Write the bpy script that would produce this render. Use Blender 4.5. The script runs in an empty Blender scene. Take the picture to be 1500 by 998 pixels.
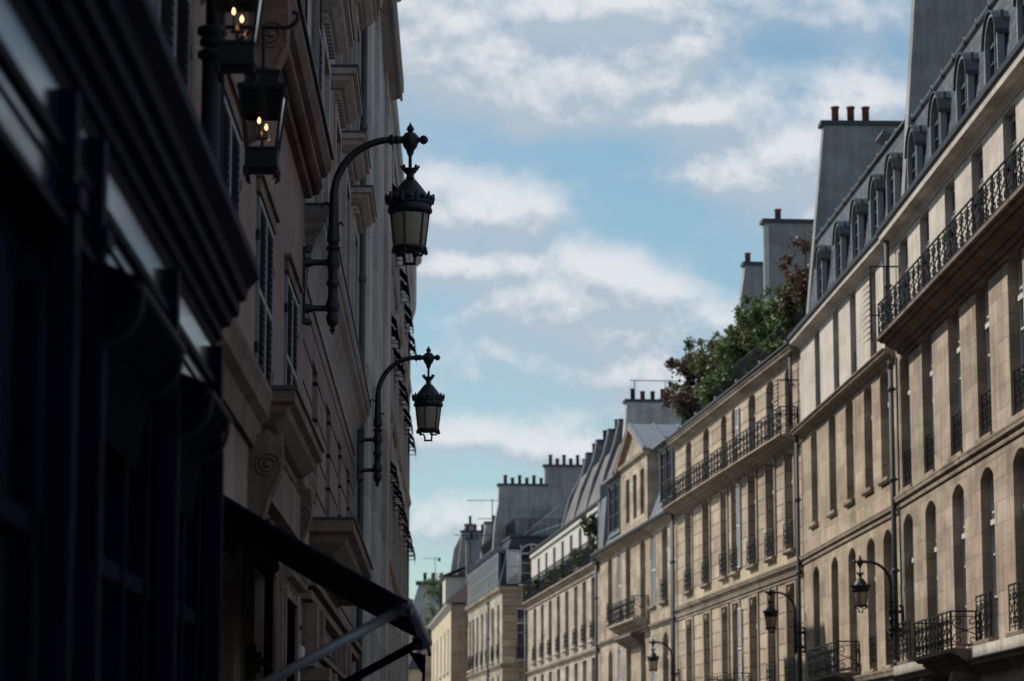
import bpy, bmesh, math, random
from math import sin, cos, pi, radians, sqrt, atan2, hypot, exp
random.seed(7)
S = bpy.context.scene
COL = S.collection

# ------------------------------------------------------------------ helpers
class MB:
    def __init__(s): s.v = []; s.f = []
    def quad(s, a, b, c, d):
        n = len(s.v); s.v += [a, b, c, d]; s.f.append((n, n+1, n+2, n+3))
    def poly(s, pts):
        n = len(s.v); s.v += list(pts); s.f.append(tuple(range(n, n+len(pts))))
    def box(s, x0, x1, y0, y1, z0, z1):
        n = len(s.v)
        s.v += [(x0,y0,z0),(x1,y0,z0),(x1,y1,z0),(x0,y1,z0),(x0,y0,z1),(x1,y0,z1),(x1,y1,z1),(x0,y1,z1)]
        for f in ((0,3,2,1),(4,5,6,7),(0,1,5,4),(1,2,6,5),(2,3,7,6),(3,0,4,7)): s.f.append(tuple(n+i for i in f))
        return s
    def ext(s, pts, fn, a, b):
        """closed 2-D outline extruded from a to b; fn(p, t) -> 3-D point"""
        n = len(s.v); m = len(pts)
        s.v += [fn(p, a) for p in pts] + [fn(p, b) for p in pts]
        for i in range(m):
            j = (i+1) % m; s.f.append((n+i, n+j, n+m+j, n+m+i))
        s.f.append(tuple(n+i for i in range(m))[::-1]); s.f.append(tuple(n+m+i for i in range(m)))
        return s
    def sweep(s, prof, x0, x1): return s.ext(prof, lambda p, t: (t, p[0], p[1]), x0, x1)   # profile (y,z) along x
    def tube(s, pts, r, k=6, cap=True):
        rs = r if isinstance(r, (list, tuple)) else [r]*len(pts)
        n0 = len(s.v); prev = None
        for i, p in enumerate(pts):
            a = pts[max(i-1, 0)]; b = pts[min(i+1, len(pts)-1)]
            t = [b[j]-a[j] for j in range(3)]; L = sqrt(sum(c*c for c in t)) or 1; t = [c/L for c in t]
            if prev is None: u = (0,0,1) if abs(t[2]) < .9 else (1,0,0)
            else: u = prev
            d = sum(u[j]*t[j] for j in range(3)); u = [u[j]-d*t[j] for j in range(3)]
            L = sqrt(sum(c*c for c in u)) or 1; u = [c/L for c in u]; prev = u
            w = (t[1]*u[2]-t[2]*u[1], t[2]*u[0]-t[0]*u[2], t[0]*u[1]-t[1]*u[0])
            for q in range(k):
                c, sn = cos(2*pi*(q+.5)/k)*rs[i], sin(2*pi*(q+.5)/k)*rs[i]
                s.v.append(tuple(p[j]+u[j]*c+w[j]*sn for j in range(3)))
        for i in range(len(pts)-1):
            for q in range(k):
                q2 = (q+1) % k
                s.f.append((n0+i*k+q, n0+i*k+q2, n0+(i+1)*k+q2, n0+(i+1)*k+q))
        if cap:
            s.f.append(tuple(n0+q for q in range(k))[::-1]); s.f.append(tuple(n0+(len(pts)-1)*k+q for q in range(k)))
        return s
    def lathe(s, prof, c=(0,0,0), k=16, ph=0):
        n0 = len(s.v)
        for r, z in prof:
            for q in range(k):
                a = 2*pi*q/k+ph; s.v.append((c[0]+r*cos(a), c[1]+r*sin(a), c[2]+z))
        for i in range(len(prof)-1):
            for q in range(k):
                q2 = (q+1) % k; s.f.append((n0+i*k+q, n0+i*k+q2, n0+(i+1)*k+q2, n0+(i+1)*k+q))
        s.f.append(tuple(n0+q for q in range(k))[::-1]); s.f.append(tuple(n0+(len(prof)-1)*k+q for q in range(k)))
        return s
    def mesh(s, name, m, smooth=False, recalc=True):
        me = bpy.data.meshes.new(name); me.from_pydata(s.v, [], s.f)
        if recalc:
            bm = bmesh.new(); bm.from_mesh(me); bmesh.ops.recalc_face_normals(bm, faces=bm.faces); bm.to_mesh(me); bm.free()
        me.materials.append(m)
        if smooth:
            for p in me.polygons: p.use_smooth = True
        me.update(); return me
    def build(s, name, m, parent=None, smooth=False, loc=None, recalc=True):
        return link(name, s.mesh(name, m, smooth, recalc), parent, loc)

def link(name, data, parent=None, loc=None):
    o = bpy.data.objects.new(name, data); COL.objects.link(o)
    if parent: o.parent = parent
    if loc: o.location = loc
    return o
def tag(o, label, cat=None, group=None, kind=None):
    if label: o['label'] = label
    if cat: o['category'] = cat
    if group: o['group'] = group
    if kind: o['kind'] = kind
    return o
def thing(name, label, cat, loc=(0,0,0), rz=0, group=None):
    o = link(name, None); o.location = loc; o.rotation_euler = (0,0,rz); o.empty_display_size = .3
    return tag(o, label, cat, group)
def copy_tree(o, parent=None):
    c = o.copy(); COL.objects.link(c); c.parent = parent
    for ch in list(o.children): copy_tree(ch, c)
    return c

# ------------------------------------------------------------------ materials
def new_mat(name):
    m = bpy.data.materials.new(name); m.use_nodes = True; t = m.node_tree
    return m, t, t.nodes['Principled BSDF']
def N(t, typ, **kw):
    n = t.nodes.new(typ)
    for k, v in kw.items():
        if k.startswith('i_'):
            n.inputs[int(k[2:]) if k[2:].isdigit() else k[2:].replace('_', ' ')].default_value = v
        else: setattr(n, k, v)
    return n
def ramp(t, fac, stops):
    r = t.nodes.new('ShaderNodeValToRGB'); e = r.color_ramp.elements
    e[0].position, e[0].color = stops[0][0], (*stops[0][1], 1); e[1].position, e[1].color = stops[-1][0], (*stops[-1][1], 1)
    for p, c in stops[1:-1]:
        x = e.new(p); x.color = (*c, 1)
    t.links.new(fac, r.inputs[0]); return r.outputs[0]
def mixc(t, a, b, fac, mode='MIX'):
    n = t.nodes.new('ShaderNodeMix'); n.data_type = 'RGBA'; n.blend_type = mode
    for sock, v in ((n.inputs[0], fac), (n.inputs[6], a), (n.inputs[7], b)):
        if hasattr(v, 'default_value'): t.links.new(v, sock)
        else: sock.default_value = v if not isinstance(v, tuple) else (*v, 1)
    return n.outputs[2]
def coords(t, scale):
    tc = N(t, 'ShaderNodeTexCoord'); mp = N(t, 'ShaderNodeMapping'); mp.inputs['Scale'].default_value = scale
    t.links.new(tc.outputs['Object'], mp.inputs[0]); return mp.outputs[0]
def noise(t, vec, scale, detail=5, rough=.6, dist=0):
    n = N(t, 'ShaderNodeTexNoise'); n.inputs['Scale'].default_value = scale; n.inputs['Detail'].default_value = detail
    n.inputs['Roughness'].default_value = rough; n.inputs['Distortion'].default_value = dist
    t.links.new(vec, n.inputs['Vector']); return n.outputs['Fac']
def bump(t, b, h, strength=.4, dist=.02):
    n = N(t, 'ShaderNodeBump'); n.inputs['Strength'].default_value = strength; n.inputs['Distance'].default_value = dist
    t.links.new(h, n.inputs['Height']); t.links.new(n.outputs[0], b.inputs['Normal'])
def g(v): return (v, v, v)

def stone(name, c, block=None, mortar=.8, vary=.14, stain=.5, rough=.9, offset=.5, mw=.012):
    """limestone / render: block tint, mottling, grime streaks that run down"""
    m, t, b = new_mat(name)
    v = coords(t, (1,1,1))
    n1 = noise(t, v, .9, 6, .65); n2 = noise(t, v, 14, 4, .7); n3 = noise(t, coords(t, (2.2,2.2,.22)), 1.6, 6, .7, .3)
    col = mixc(t, tuple(x*(1-vary) for x in c), tuple(min(1, x*(1+vary)) for x in c), ramp(t, n1, [(.3, g(0)), (.7, g(1))]))
    h = n2
    if block:
        sp = N(t, 'ShaderNodeSeparateXYZ'); tc = N(t, 'ShaderNodeTexCoord'); t.links.new(tc.outputs['Object'], sp.inputs[0])
        cb = N(t, 'ShaderNodeCombineXYZ'); t.links.new(sp.outputs[0], cb.inputs[0]); t.links.new(sp.outputs[2], cb.inputs[1])
        br = N(t, 'ShaderNodeTexBrick'); t.links.new(cb.outputs[0], br.inputs['Vector']); br.offset = offset
        br.inputs['Scale'].default_value = 1; br.inputs['Brick Width'].default_value = block[0]; br.inputs['Row Height'].default_value = block[1]
        br.inputs['Mortar Size'].default_value = mw; br.inputs['Mortar Smooth'].default_value = .3
        br.inputs['Color1'].default_value = (*g(.72), 1); br.inputs['Color2'].default_value = (*g(1.08), 1); br.inputs['Mortar'].default_value = (*g(mortar), 1)
        br.inputs['Bias'].default_value = .1
        col = mixc(t, col, br.outputs['Color'], 1., 'MULTIPLY')
        mm = N(t, 'ShaderNodeMath', operation='MULTIPLY_ADD'); t.links.new(br.outputs['Fac'], mm.inputs[0]); mm.inputs[1].default_value = -1.2; t.links.new(n2, mm.inputs[2]); h = mm.outputs[0]
    n4 = noise(t, coords(t, (.5,.5,1.6)), .55, 7, .72, .6)
    col = mixc(t, col, ramp(t, n4, [(.38, (.62,.57,.53)), (.60, g(1.03))]), min(1, stain*1.3), 'MULTIPLY')
    col = mixc(t, col, ramp(t, n3, [(.32, (.42,.37,.34)), (.58, g(1))]), stain, 'MULTIPLY')
    col = mixc(t, col, ramp(t, n2, [(.3, g(.86)), (.7, g(1.04))]), .8, 'MULTIPLY')
    t.links.new(col, b.inputs['Base Color']); b.inputs['Roughness'].default_value = rough
    b.inputs['Specular IOR Level'].default_value = .25
    bump(t, b, h, .5, .02); return m
def plain(name, c, rough=.5, metal=0, vary=.12, sc=6, bp=.1, spec=.5, streak=False):
    m, t, b = new_mat(name); v = coords(t, (2.5,2.5,.3) if streak else (1,1,1)); n = noise(t, v, sc, 5, .65)
    t.links.new(mixc(t, tuple(x*(1-vary) for x in c), tuple(x*(1+vary) for x in c), ramp(t, n, [(.3, g(0)), (.7, g(1))])), b.inputs['Base Color'])
    b.inputs['Roughness'].default_value = rough; b.inputs['Metallic'].default_value = metal; b.inputs['Specular IOR Level'].default_value = spec
    if bp: bump(t, b, n, bp, .02)
    return m
def slate(name, c):
    m, t, b = new_mat(name)
    sp = N(t, 'ShaderNodeSeparateXYZ'); tc = N(t, 'ShaderNodeTexCoord'); t.links.new(tc.outputs['Object'], sp.inputs[0])
    cb = N(t, 'ShaderNodeCombineXYZ'); t.links.new(sp.outputs[0], cb.inputs[0]); t.links.new(sp.outputs[2], cb.inputs[1])
    br = N(t, 'ShaderNodeTexBrick'); t.links.new(cb.outputs[0], br.inputs['Vector'])
    br.inputs['Scale'].default_value = 1; br.inputs['Brick Width'].default_value = .30; br.inputs['Row Height'].default_value = .19
    br.inputs['Mortar Size'].default_value = .014; br.inputs['Mortar Smooth'].default_value = .2; br.inputs['Bias'].default_value = -.1
    br.inputs['Color1'].default_value = (*[x*.62 for x in c], 1); br.inputs['Color2'].default_value = (*[x*1.3 for x in c], 1); br.inputs['Mortar'].default_value = (*[x*.35 for x in c], 1)
    n1 = noise(t, tc.outputs['Object'], .8, 5, .6)
    t.links.new(mixc(t, br.outputs['Color'], ramp(t, n1, [(.3, g(.75)), (.7, g(1.15))]), 1., 'MULTIPLY'), b.inputs['Base Color'])
    b.inputs['Roughness'].default_value = .6; b.inputs['Specular IOR Level'].default_value = .25
    inv = N(t, 'ShaderNodeMath', operation='SUBTRACT'); inv.inputs[0].default_value = 1; t.links.new(br.outputs['Fac'], inv.inputs[1])
    bump(t, b, inv.outputs[0], .6, .015); return m
def glass_dark(name, c, rough=.06, lo=.4, hi=1.8):
    m, t, b = new_mat(name); n = noise(t, coords(t, (.7,.7,.35)), 1.3, 2, .5)
    t.links.new(mixc(t, tuple(x*lo for x in c), tuple(x*hi for x in c), n), b.inputs['Base Color'])
    b.inputs['Roughness'].default_value = rough; b.inputs['Specular IOR Level'].default_value = .5
    n2 = noise(t, coords(t, (1,1,1)), 1.1, 2, .5); bump(t, b, n2, .05, .05); return m
def leaf_mat(name, c1, c2, c3):
    m, t, b = new_mat(name); gi = N(t, 'ShaderNodeNewGeometry')
    col = ramp(t, gi.outputs['Random Per Island'], [(0, c1), (.55, c2), (1, c3)])
    t.links.new(col, b.inputs['Base Color']); b.inputs['Roughness'].default_value = .55
    tr = N(t, 'ShaderNodeBsdfTranslucent'); t.links.new(col, tr.inputs[0]); mx = N(t, 'ShaderNodeMixShader'); mx.inputs[0].default_value = .3
    out = t.nodes['Material Output']; t.links.new(b.outputs[0], mx.inputs[1]); t.links.new(tr.outputs[0], mx.inputs[2]); t.links.new(mx.outputs[0], out.inputs[0]); return m
def emit(name, c, s):
    m, t, b = new_mat(name); b.inputs['Emission Color'].default_value = (*c, 1); b.inputs['Emission Strength'].default_value = s; b.inputs['Base Color'].default_value = (*c, 1); return m
def clear_glass(name, tint=(1,1,1), gl=.12):
    m, t, b = new_mat(name); tr = N(t, 'ShaderNodeBsdfTransparent'); tr.inputs[0].default_value = (*tint, 1)
    gs = N(t, 'ShaderNodeBsdfGlossy'); gs.inputs['Roughness'].default_value = .03
    fr = N(t, 'ShaderNodeFresnel'); fr.inputs[0].default_value = 1.5
    mx = N(t, 'ShaderNodeMixShader'); t.links.new(fr.outputs[0], mx.inputs[0]); t.links.new(tr.outputs[0], mx.inputs[1]); t.links.new(gs.outputs[0], mx.inputs[2])
    t.links.new(mx.outputs[0], t.nodes['Material Output'].inputs[0]); return m
def frosted(name, c):
    m, t, b = new_mat(name); n = noise(t, coords(t, (3,3,.8)), 5, 5, .65)
    col = mixc(t, tuple(x*.65 for x in c), tuple(x*1.15 for x in c), n)
    b.inputs['Roughness'].default_value = .25; t.links.new(col, b.inputs['Base Color'])
    tr = N(t, 'ShaderNodeBsdfTranslucent'); t.links.new(col, tr.inputs[0]); mx = N(t, 'ShaderNodeMixShader'); mx.inputs[0].default_value = .55
    t.links.new(b.outputs[0], mx.inputs[1]); t.links.new(tr.outputs[0], mx.inputs[2]); t.links.new(mx.outputs[0], t.nodes['Material Output'].inputs[0]); return m

M = {}
M['stoneA'] = stone('limestone_ashlar', (.475,.39,.305), (1.0,.42), .82, .13, .6)
M['stoneB'] = stone('limestone_smooth', (.505,.415,.31), (1.2,.46), .85, .12, .6)
M['stoneE'] = stone('limestone_tan', (.48,.40,.31), (1.3,.44), .80, .13, .75)
M['stoneF'] = stone('limestone_pale', (.52,.47,.39), (1.1,.4), .82, .1, .8)
M['stoneC'] = stone('limestone_joints', (.505,.415,.31), (2.0,.46), .28, .09, .45, mw=.02)
M['stoneD'] = stone('limestone_far', (.49,.415,.34), (1.1,.4), .82, .09, .5)
M['trim'] = stone('moulded_stone', (.41,.345,.27), None, .8, .1, .75)
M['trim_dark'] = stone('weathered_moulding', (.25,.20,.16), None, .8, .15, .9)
M['band'] = stone('whitewashed_band', (.62,.58,.50), (1.4,3), .6, .06, .5)
M['plaster'] = stone('pale_render', (.60,.545,.47), None, .8, .16, .4)
M['white'] = stone('white_render', (.55,.53,.49), None, .8, .06, .2)
M['cream'] = stone('cream_render', (.57,.48,.34), None, .8, .06, .25)
M['grey'] = stone('grey_cement_render', (.31,.31,.315), None, .8, .12, .5)
M['grey_warm'] = stone('warm_grey_render', (.18,.17,.165), None, .8, .12, .5)
M['greyl'] = stone('light_cement_render', (.44,.44,.44), None, .8, .12, .5)
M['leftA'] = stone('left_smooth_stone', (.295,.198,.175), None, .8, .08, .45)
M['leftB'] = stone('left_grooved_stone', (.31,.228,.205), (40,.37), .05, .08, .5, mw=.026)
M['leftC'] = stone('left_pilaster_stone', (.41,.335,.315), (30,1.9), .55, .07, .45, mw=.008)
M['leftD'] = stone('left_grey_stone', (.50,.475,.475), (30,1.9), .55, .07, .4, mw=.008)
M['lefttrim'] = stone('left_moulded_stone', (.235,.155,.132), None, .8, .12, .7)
M['slate'] = slate('roof_slate', (.095,.102,.115))
M['slate_dark'] = slate('dark_slate', (.045,.048,.058))
M['zinc'] = plain('zinc_sheet', (.19,.20,.22), .45, .3, .15, 2.5, .15)
M['zinc_pale'] = plain('pale_zinc', (.21,.21,.212), .6, 0, .12, 4, .1)
M['casement_grey'] = plain('dark_casement_paint', (.045,.045,.052), .5, 0, .1, 5, .05)
M['zinc_dark'] = plain('dark_zinc', (.030,.033,.043), .55, 0, .2, 3, .15)
M['lead'] = plain('dull_lead', (.13,.135,.15), .5, .2, .2, 3, .15)
M['pipe'] = plain('painted_downpipe', (.055,.06,.065), .65, 0, .2, 3, .1)
M['iron'] = plain('black_iron', (.007,.007,.009), .6, 0, .2, 20, .15, .25)
M['cast'] = plain('cast_iron_paint', (.008,.009,.014), .45, 0, .25, 30, .3, .35)
M['terracotta'] = plain('terracotta', (.17,.06,.042), .85, 0, .3, 3, .2)
M['sootpot'] = plain('sooted_pot', (.035,.028,.026), .85, 0, .3, 3, .2)
M['frame'] = plain('white_window_paint', (.58,.57,.55), .5, 0, .06, 5, .05)
M['framed'] = plain('grey_window_paint', (.20,.19,.19), .5, 0, .1, 5, .05)
M['shutter'] = plain('pale_shutter_paint', (.56,.57,.58), .55, 0, .08, 5, .05)
M['shutter_left'] = plain('louvre_paint', (.17,.165,.175), .55, 0, .1, 5, .05)
M['curtain'] = plain('net_curtain', (.42,.40,.37), .9, 0, .1, 3, .1, .2)
M['pane'] = glass_dark('dark_pane', (.012,.015,.02))
M['pane_blue'] = glass_dark('sky_pane', (.03,.045,.065))
M['shop'] = plain('shop_lacquer', (.0035,.003,.012), .6, 0, .2, 4, .05, .04)
M['shop_matt'] = plain('shop_matt_wood', (.0028,.0026,.011), .75, 0, .2, 4, .05, .03)
M['shop_gloss'] = plain('shop_gloss_panel', (.010,.012,.024), .15, 0, .1, 2, .0, .42)
M['canvas'] = plain('navy_canvas', (.0055,.0055,.022), .9, 0, .2, 10, .1, .1)
M['canvas_black'] = plain('black_canvas', (.0025,.0025,.006), .95, 0, .2, 10, .1, .02)
M['alu'] = plain('grey_awning_arm', (.17,.17,.19), .4, .2, .1, 5, .02)
M['sign'] = stone('sign_stone', (.30,.235,.18), None, .8, .06, .3)
M['letter'] = plain('dark_letter', (.035,.028,.028), .6)
M['plastic'] = plain('pale_plastic', (.40,.37,.33), .5, 0, .06)
M['lampglass'] = frosted('frosted_lamp_glass', (.62,.55,.44))
M['glass'] = clear_glass('lantern_glass', (.93,.92,.9))
M['brass'] = plain('old_brass', (.20,.11,.045), .4, .8, .15)
M['flame'] = emit('gas_flame', (1., .48, .13), 9)
M['leaf_g'] = leaf_mat('green_leaf', (.030,.055,.014), (.070,.115,.030), (.15,.20,.06))
M['leaf_d'] = leaf_mat('dark_leaf', (.012,.022,.008), (.03,.05,.015), (.07,.09,.03))
M['leaf_o'] = leaf_mat('olive_leaf', (.055,.058,.018), (.115,.120,.038), (.20,.19,.08))
M['leaf_p'] = leaf_mat('purple_leaf', (.045,.026,.024), (.095,.052,.042), (.15,.10,.06))
M['leaf_r'] = leaf_mat('rust_leaf', (.055,.026,.016), (.105,.05,.030), (.15,.085,.05))
M['leaf_l'] = leaf_mat('pale_leaf', (.07,.10,.04), (.12,.16,.06), (.18,.22,.09))
M['bark'] = plain('bark', (.06,.045,.035), .9, 0, .3, 12, .4)
M['petal'] = plain('red_petal', (.38,.02,.02), .6, 0, .2)
M['asphalt'] = plain('asphalt', (.05,.05,.052), .9, 0, .2, 40, .4)
M['paving'] = stone('paving_stone', (.28,.27,.26), (.6,.4), .6, .08, .3)
M['earth'] = plain('far_ground', (.16,.15,.14), .95, 0, .2, .2, .2)
M['rust_roof'] = plain('brown_roof_tile', (.060,.036,.032), .85, 0, .25, 8, .3)

# ------------------------------------------------------------------ architecture helpers (local frame: x along the front, y out to the street, z up)
def arc_z(x, w, zt, rise):
    if rise <= 0: return zt
    R = (w*w/4+rise*rise)/(2*rise); return zt-R+sqrt(max(R*R-x*x, 0))
def wall_front(mb, x0, x1, z0, z1, ops, depth=.26, y=0.):
    """front sheet with real openings (xc, w, zbottom, ztop, rise) and their reveals"""
    xs = {x0, x1}; zs = {z0, z1}
    for xc, w, a, b, r in ops: xs |= {round(xc-w/2, 4), round(xc+w/2, 4)}; zs |= {round(a, 4), round(b, 4)}
    xs = sorted(x for x in xs if x0 <= x <= x1); zs = sorted(z for z in zs if z0 <= z <= z1)
    for i in range(len(xs)-1):
        k0 = None
        for k in range(len(zs)-1):
            cx, cz = (xs[i]+xs[i+1])/2, (zs[k]+zs[k+1])/2
            if any(abs(cx-o[0]) < o[1]/2 and o[2] < cz < o[3] for o in ops): continue
            mb.quad((xs[i],y,zs[k]), (xs[i+1],y,zs[k]), (xs[i+1],y,zs[k+1]), (xs[i],y,zs[k+1]))
    for xc, w, a, b, r in ops:
        L, R = xc-w/2, xc+w/2; d = y-depth; sp = b-r
        mb.quad((L,y,a), (L,y,sp), (L,d,sp), (L,d,a)); mb.quad((R,y,a), (R,d,a), (R,d,sp), (R,y,sp))
        mb.quad((L,y,a), (R,y,a), (R,d,a), (L,d,a))
        n = 1 if r <= 0 else 8
        for q in range(n):
            u0, u1 = -w/2+w*q/n, -w/2+w*(q+1)/n; h0, h1 = arc_z(u0, w, b, r), arc_z(u1, w, b, r)
            mb.quad((xc+u0,y,h0), (xc+u1,y,h1), (xc+u1,d,h1), (xc+u0,d,h0))
            if r > 0: mb.quad((xc+u0,y,h0), (xc+u1,y,h1), (xc+u1,y,b), (xc+u0,y,b))
def shell(mb, x0, x1, z0, z1, D, y=0.):
    e = .012
    mb.quad((x0+e,y,z0), (x0+e,y-D,z0), (x0+e,y-D,z1), (x0+e,y,z1)); mb.quad((x1-e,y,z0), (x1-e,y,z1), (x1-e,y-D,z1), (x1-e,y-D,z0))
    mb.quad((x0+e,y-D,z0), (x0+e,y-D,z1), (x1-e,y-D,z1), (x1-e,y-D,z0)); mb.quad((x0+e,y,z1), (x1-e,y,z1), (x1-e,y-D,z1), (x0+e,y-D,z1))
WC = {}
def window_meshes(w, h, rise, depth, fm, pm, bars):
    key = (round(w,3), round(h,3), round(rise,3), depth, fm, pm, bars)
    if key not in WC:
        f = MB(); y1 = -depth+.05; y0 = -depth-.02; t = .065
        f.box(-w/2, -w/2+t, y0, y1, 0, h); f.box(w/2-t, w/2, y0, y1, 0, h)
        f.box(-w/2+t, w/2-t, y0, y1-.004, 0, .12); f.box(-w/2+t, w/2-t, y0, y1-.004, h-max(rise,.05)-.10, h)
        f.box(-.05, .05, y0, y1+.012, .12, h-max(rise,.05)-.10)
        hh = h-.12
        for q in range(1, bars+1):
            z = .12+hh*q/(bars+1)
            f.box(-w/2+t, -.05, y0, y1-.008, z-.018, z+.018); f.box(.05, w/2-t, y0, y1-.008, z-.018, z+.018)
        if bars >= 3: f.box(-w/2+t-.003, w/2-t+.003, y0, y1+.03, h*.70-.05, h*.70+.05)
        p = MB(); p.quad((-w/2,y0+.02,0), (w/2,y0+.02,0), (w/2,y0+.02,h), (-w/2,y0+.02,h))
        WC[key] = (f.mesh('window', M[fm]), p.mesh('pane', M[pm]))
    return WC[key]
WR = random.Random(11)
def window(root, xc, w, a, b, rise=0, depth=.2, fm='frame', pm='pane', bars=3, y=0.):
    f, p = window_meshes(w, b-a, rise, depth, fm, pm, bars)
    o = link('window', f, root, (xc, y, a)); link('pane', p, o)
    if b-a > 2.2 and w > 1 and WR.random() < .55:                       # net curtains behind some panes, drawn differently
        k = MB(); q = WR.choice((.28, .42, .5)); c = -depth-.004
        for sx in (-1, 1):
            for i in range(6):
                xa, xb = sx*(w/2-.07-q*w/2*i/6-.0), sx*(w/2-.07-q*w/2*(i+1)/6)
                k.quad((xa,c+.004*(i%2),.14), (xb,c+.004*((i+1)%2),.14), (xb,c+.004*((i+1)%2),b-a-max(rise,.05)-.12), (xa,c+.004*(i%2),b-a-max(rise,.05)-.12))
        k.build('curtain', M['curtain'], o)
    return o
def louvre_leaf(f, x0, x1, y0, y1, z0, z1, pitch=.085, st=.05):
    """framed louvred leaf lying in the x-z plane"""
    f.box(x0, x0+st, y0, y1, z0, z1); f.box(x1-st, x1, y0, y1, z0, z1)
    mids = [z0, (z0+z1)/2-st/2, z1-st]
    for z in mids: f.box(x0+st, x1-st, y0, y1, z, z+st)
    n = int((z1-z0)/pitch)
    for q in range(n):
        z = z0+(q+.5)*(z1-z0)/n
        if any(m-.03 < z < m+st+.03 for m in mids): continue
        f.quad((x0+st,y0,z+pitch*.26), (x1-st,y0,z+pitch*.26), (x1-st,y1,z-pitch*.26), (x0+st,y1,z-pitch*.26))
SC = {}
def shutters(root, xc, w, a, b, y, m, open_=False, name='shutter'):
    h = b-a
    for s in (-1, 1):
        k = (round(w,3), round(h,3), m, open_)
        if k not in SC:
            f = MB(); louvre_leaf(f, -w/4+.004, w/4-.004, -.02, .02, 0, h, .052, .045); SC[k] = f.mesh('shutter', M[m])
        link('shutter', SC[k], root, (xc+s*(w*.75+.03 if open_ else w/4), y, a))

def spiral(cx, cz, r, turns, a0, d, n=12):
    return [(cx+r*(1-.8*i/n)*cos(a0+d*2*pi*turns*i/n), cz+r*(1-.8*i/n)*sin(a0+d*2*pi*turns*i/n)) for i in range(n+1)]
def scroll_run(mb, P, Q, z0, H, mod=.5, r=.014, fancy=True):
    """wrought-iron railing from P to Q (x,y): rails, posts and C-scrolls"""
    L = hypot(Q[0]-P[0], Q[1]-P[1]); n = max(1, round(L/mod)); ux, uy = (Q[0]-P[0])/L, (Q[1]-P[1])/L; w = L/n
    at = lambda u, z: (P[0]+ux*u, P[1]+uy*u, z0+z)
    for z, rr in ((H, .022), (H-.10, .012), (.07, .014)): mb.tube([at(0, z), at(L, z)], rr, 4)
    for i in range(n+1): mb.tube([at(min(i*w, L), 0), at(min(i*w, L), H)], r*1.25, 4)
    if not fancy:
        k = max(2, int(L/.11))
        for i in range(k): mb.tube([at((i+.5)*L/k, .07), at((i+.5)*L/k, H-.1)], r*.7, 4)
        return
    for i in range(n):
        c = (i+.5)*w; zc = (H-.03)/2; hh = (H-.17)/2
        for sx in (-1, 1):
            for sz in (-1, 1):
                p = spiral(c+sx*w*.27, zc+sz*hh*.60, min(w*.23, hh*.42), 1.25, pi/2*sz*-1, sx*sz, 11)
                mb.tube([at(*q) for q in [(c, zc)]+p], r, 4)
        if i % 3 == 0: mb.tube([at(min(i*w+.07, L), 0), at(min(i*w+.07, L), H)], r*1.5, 4); mb.tube([at(i*w, 0), at(i*w, H)], r*1.6, 4)
        mb.tube([at(c, .07), at(c, zc-hh*.9)], r*.8, 4)
GC = {}
def guard(parent, w, h, loc, fancy=True, y=.03):
    k = (round(w,3), h, fancy, y)
    if k not in GC:
        mb = MB(); scroll_run(mb, (-w/2, y), (w/2, y), .04, h, w/max(1, round(w/.42)), .012, fancy); GC[k] = mb.mesh('guard_rail', M['iron'])
    return link('guard_rail', GC[k], parent, loc)
def sill(root, xc, w, z, m, proj=.1):
    mb = MB(); mb.sweep([(-.02,z-.12), (proj*.6,z-.12), (proj,z-.07), (proj,z), (-.02,z+.006)], xc-w/2-.08, xc+w/2+.08); return mb.build('sill', M[m], root)
def cornice(mb, x0, x1, z0, z1, proj):
    d = z1-z0
    mb.sweep([(-.02,z0), (.04,z0), (.05,z0+.15*d), (proj*.35,z0+.28*d), (proj*.42,z0+.45*d), (proj*.8,z0+.55*d), (proj*.86,z0+.75*d), (proj,z0+.9*d), (proj,z1), (-.02,z1+.01)], x0, x1)
def mcornice(mb, x0, x1, z0, z1, proj, y0=0., prof=None):
    """cornice whose mouldings return to the wall at both ends"""
    d = z1-z0
    pf = prof or [(.03,0), (.04,.14), (proj*.34,.26), (proj*.36,.38), (proj*.52,.42), (proj*.80,.62), (proj*.84,.74), (proj,.80), (proj,1.)]
    pf = [(p, z0+q*d) for p, q in pf]
    for (a, za), (b, zb) in zip(pf, pf[1:]):
        mb.quad((x0-a,y0+a,za), (x1+a,y0+a,za), (x1+b,y0+b,zb), (x0-b,y0+b,zb))
        for xa, xb in ((x0-a, x0-b), (x1+a, x1+b)): mb.quad((xa,y0-.02,za), (xa,y0+a,za), (xb,y0+b,zb), (xb,y0-.02,zb))
    (a, za), (b, zb) = pf[0], pf[-1]
    mb.quad((x0-a,y0-.02,za), (x1+a,y0-.02,za), (x1+a,y0+a,za), (x0-a,y0+a,za)); mb.quad((x0-b,y0-.02,zb), (x1+b,y0-.02,zb), (x1+b,y0+b,zb), (x0-b,y0+b,zb))
def downpipe(root, x, y, z0, z1, r=.06, m='pipe'):
    mb = MB(); mb.tube([(x,y,z0), (x,y,z1)], r, 10)
    z = z0+1.2
    while z < z1-.3:
        mb.lathe([(r,-.06), (r+.018,-.05), (r+.018,.05), (r,.06)], (x,y,z), 10); mb.box(x-.02, x+.02, y-.12, y, z-.02, z+.02); z += 2.1
    mb.lathe([(r,0), (r*1.25,.12), (r*1.3,.16), (r*1.3,.2)], (x,y,z1-.05), 10)
    return mb.build('downpipe', M[m], root, True)
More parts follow.
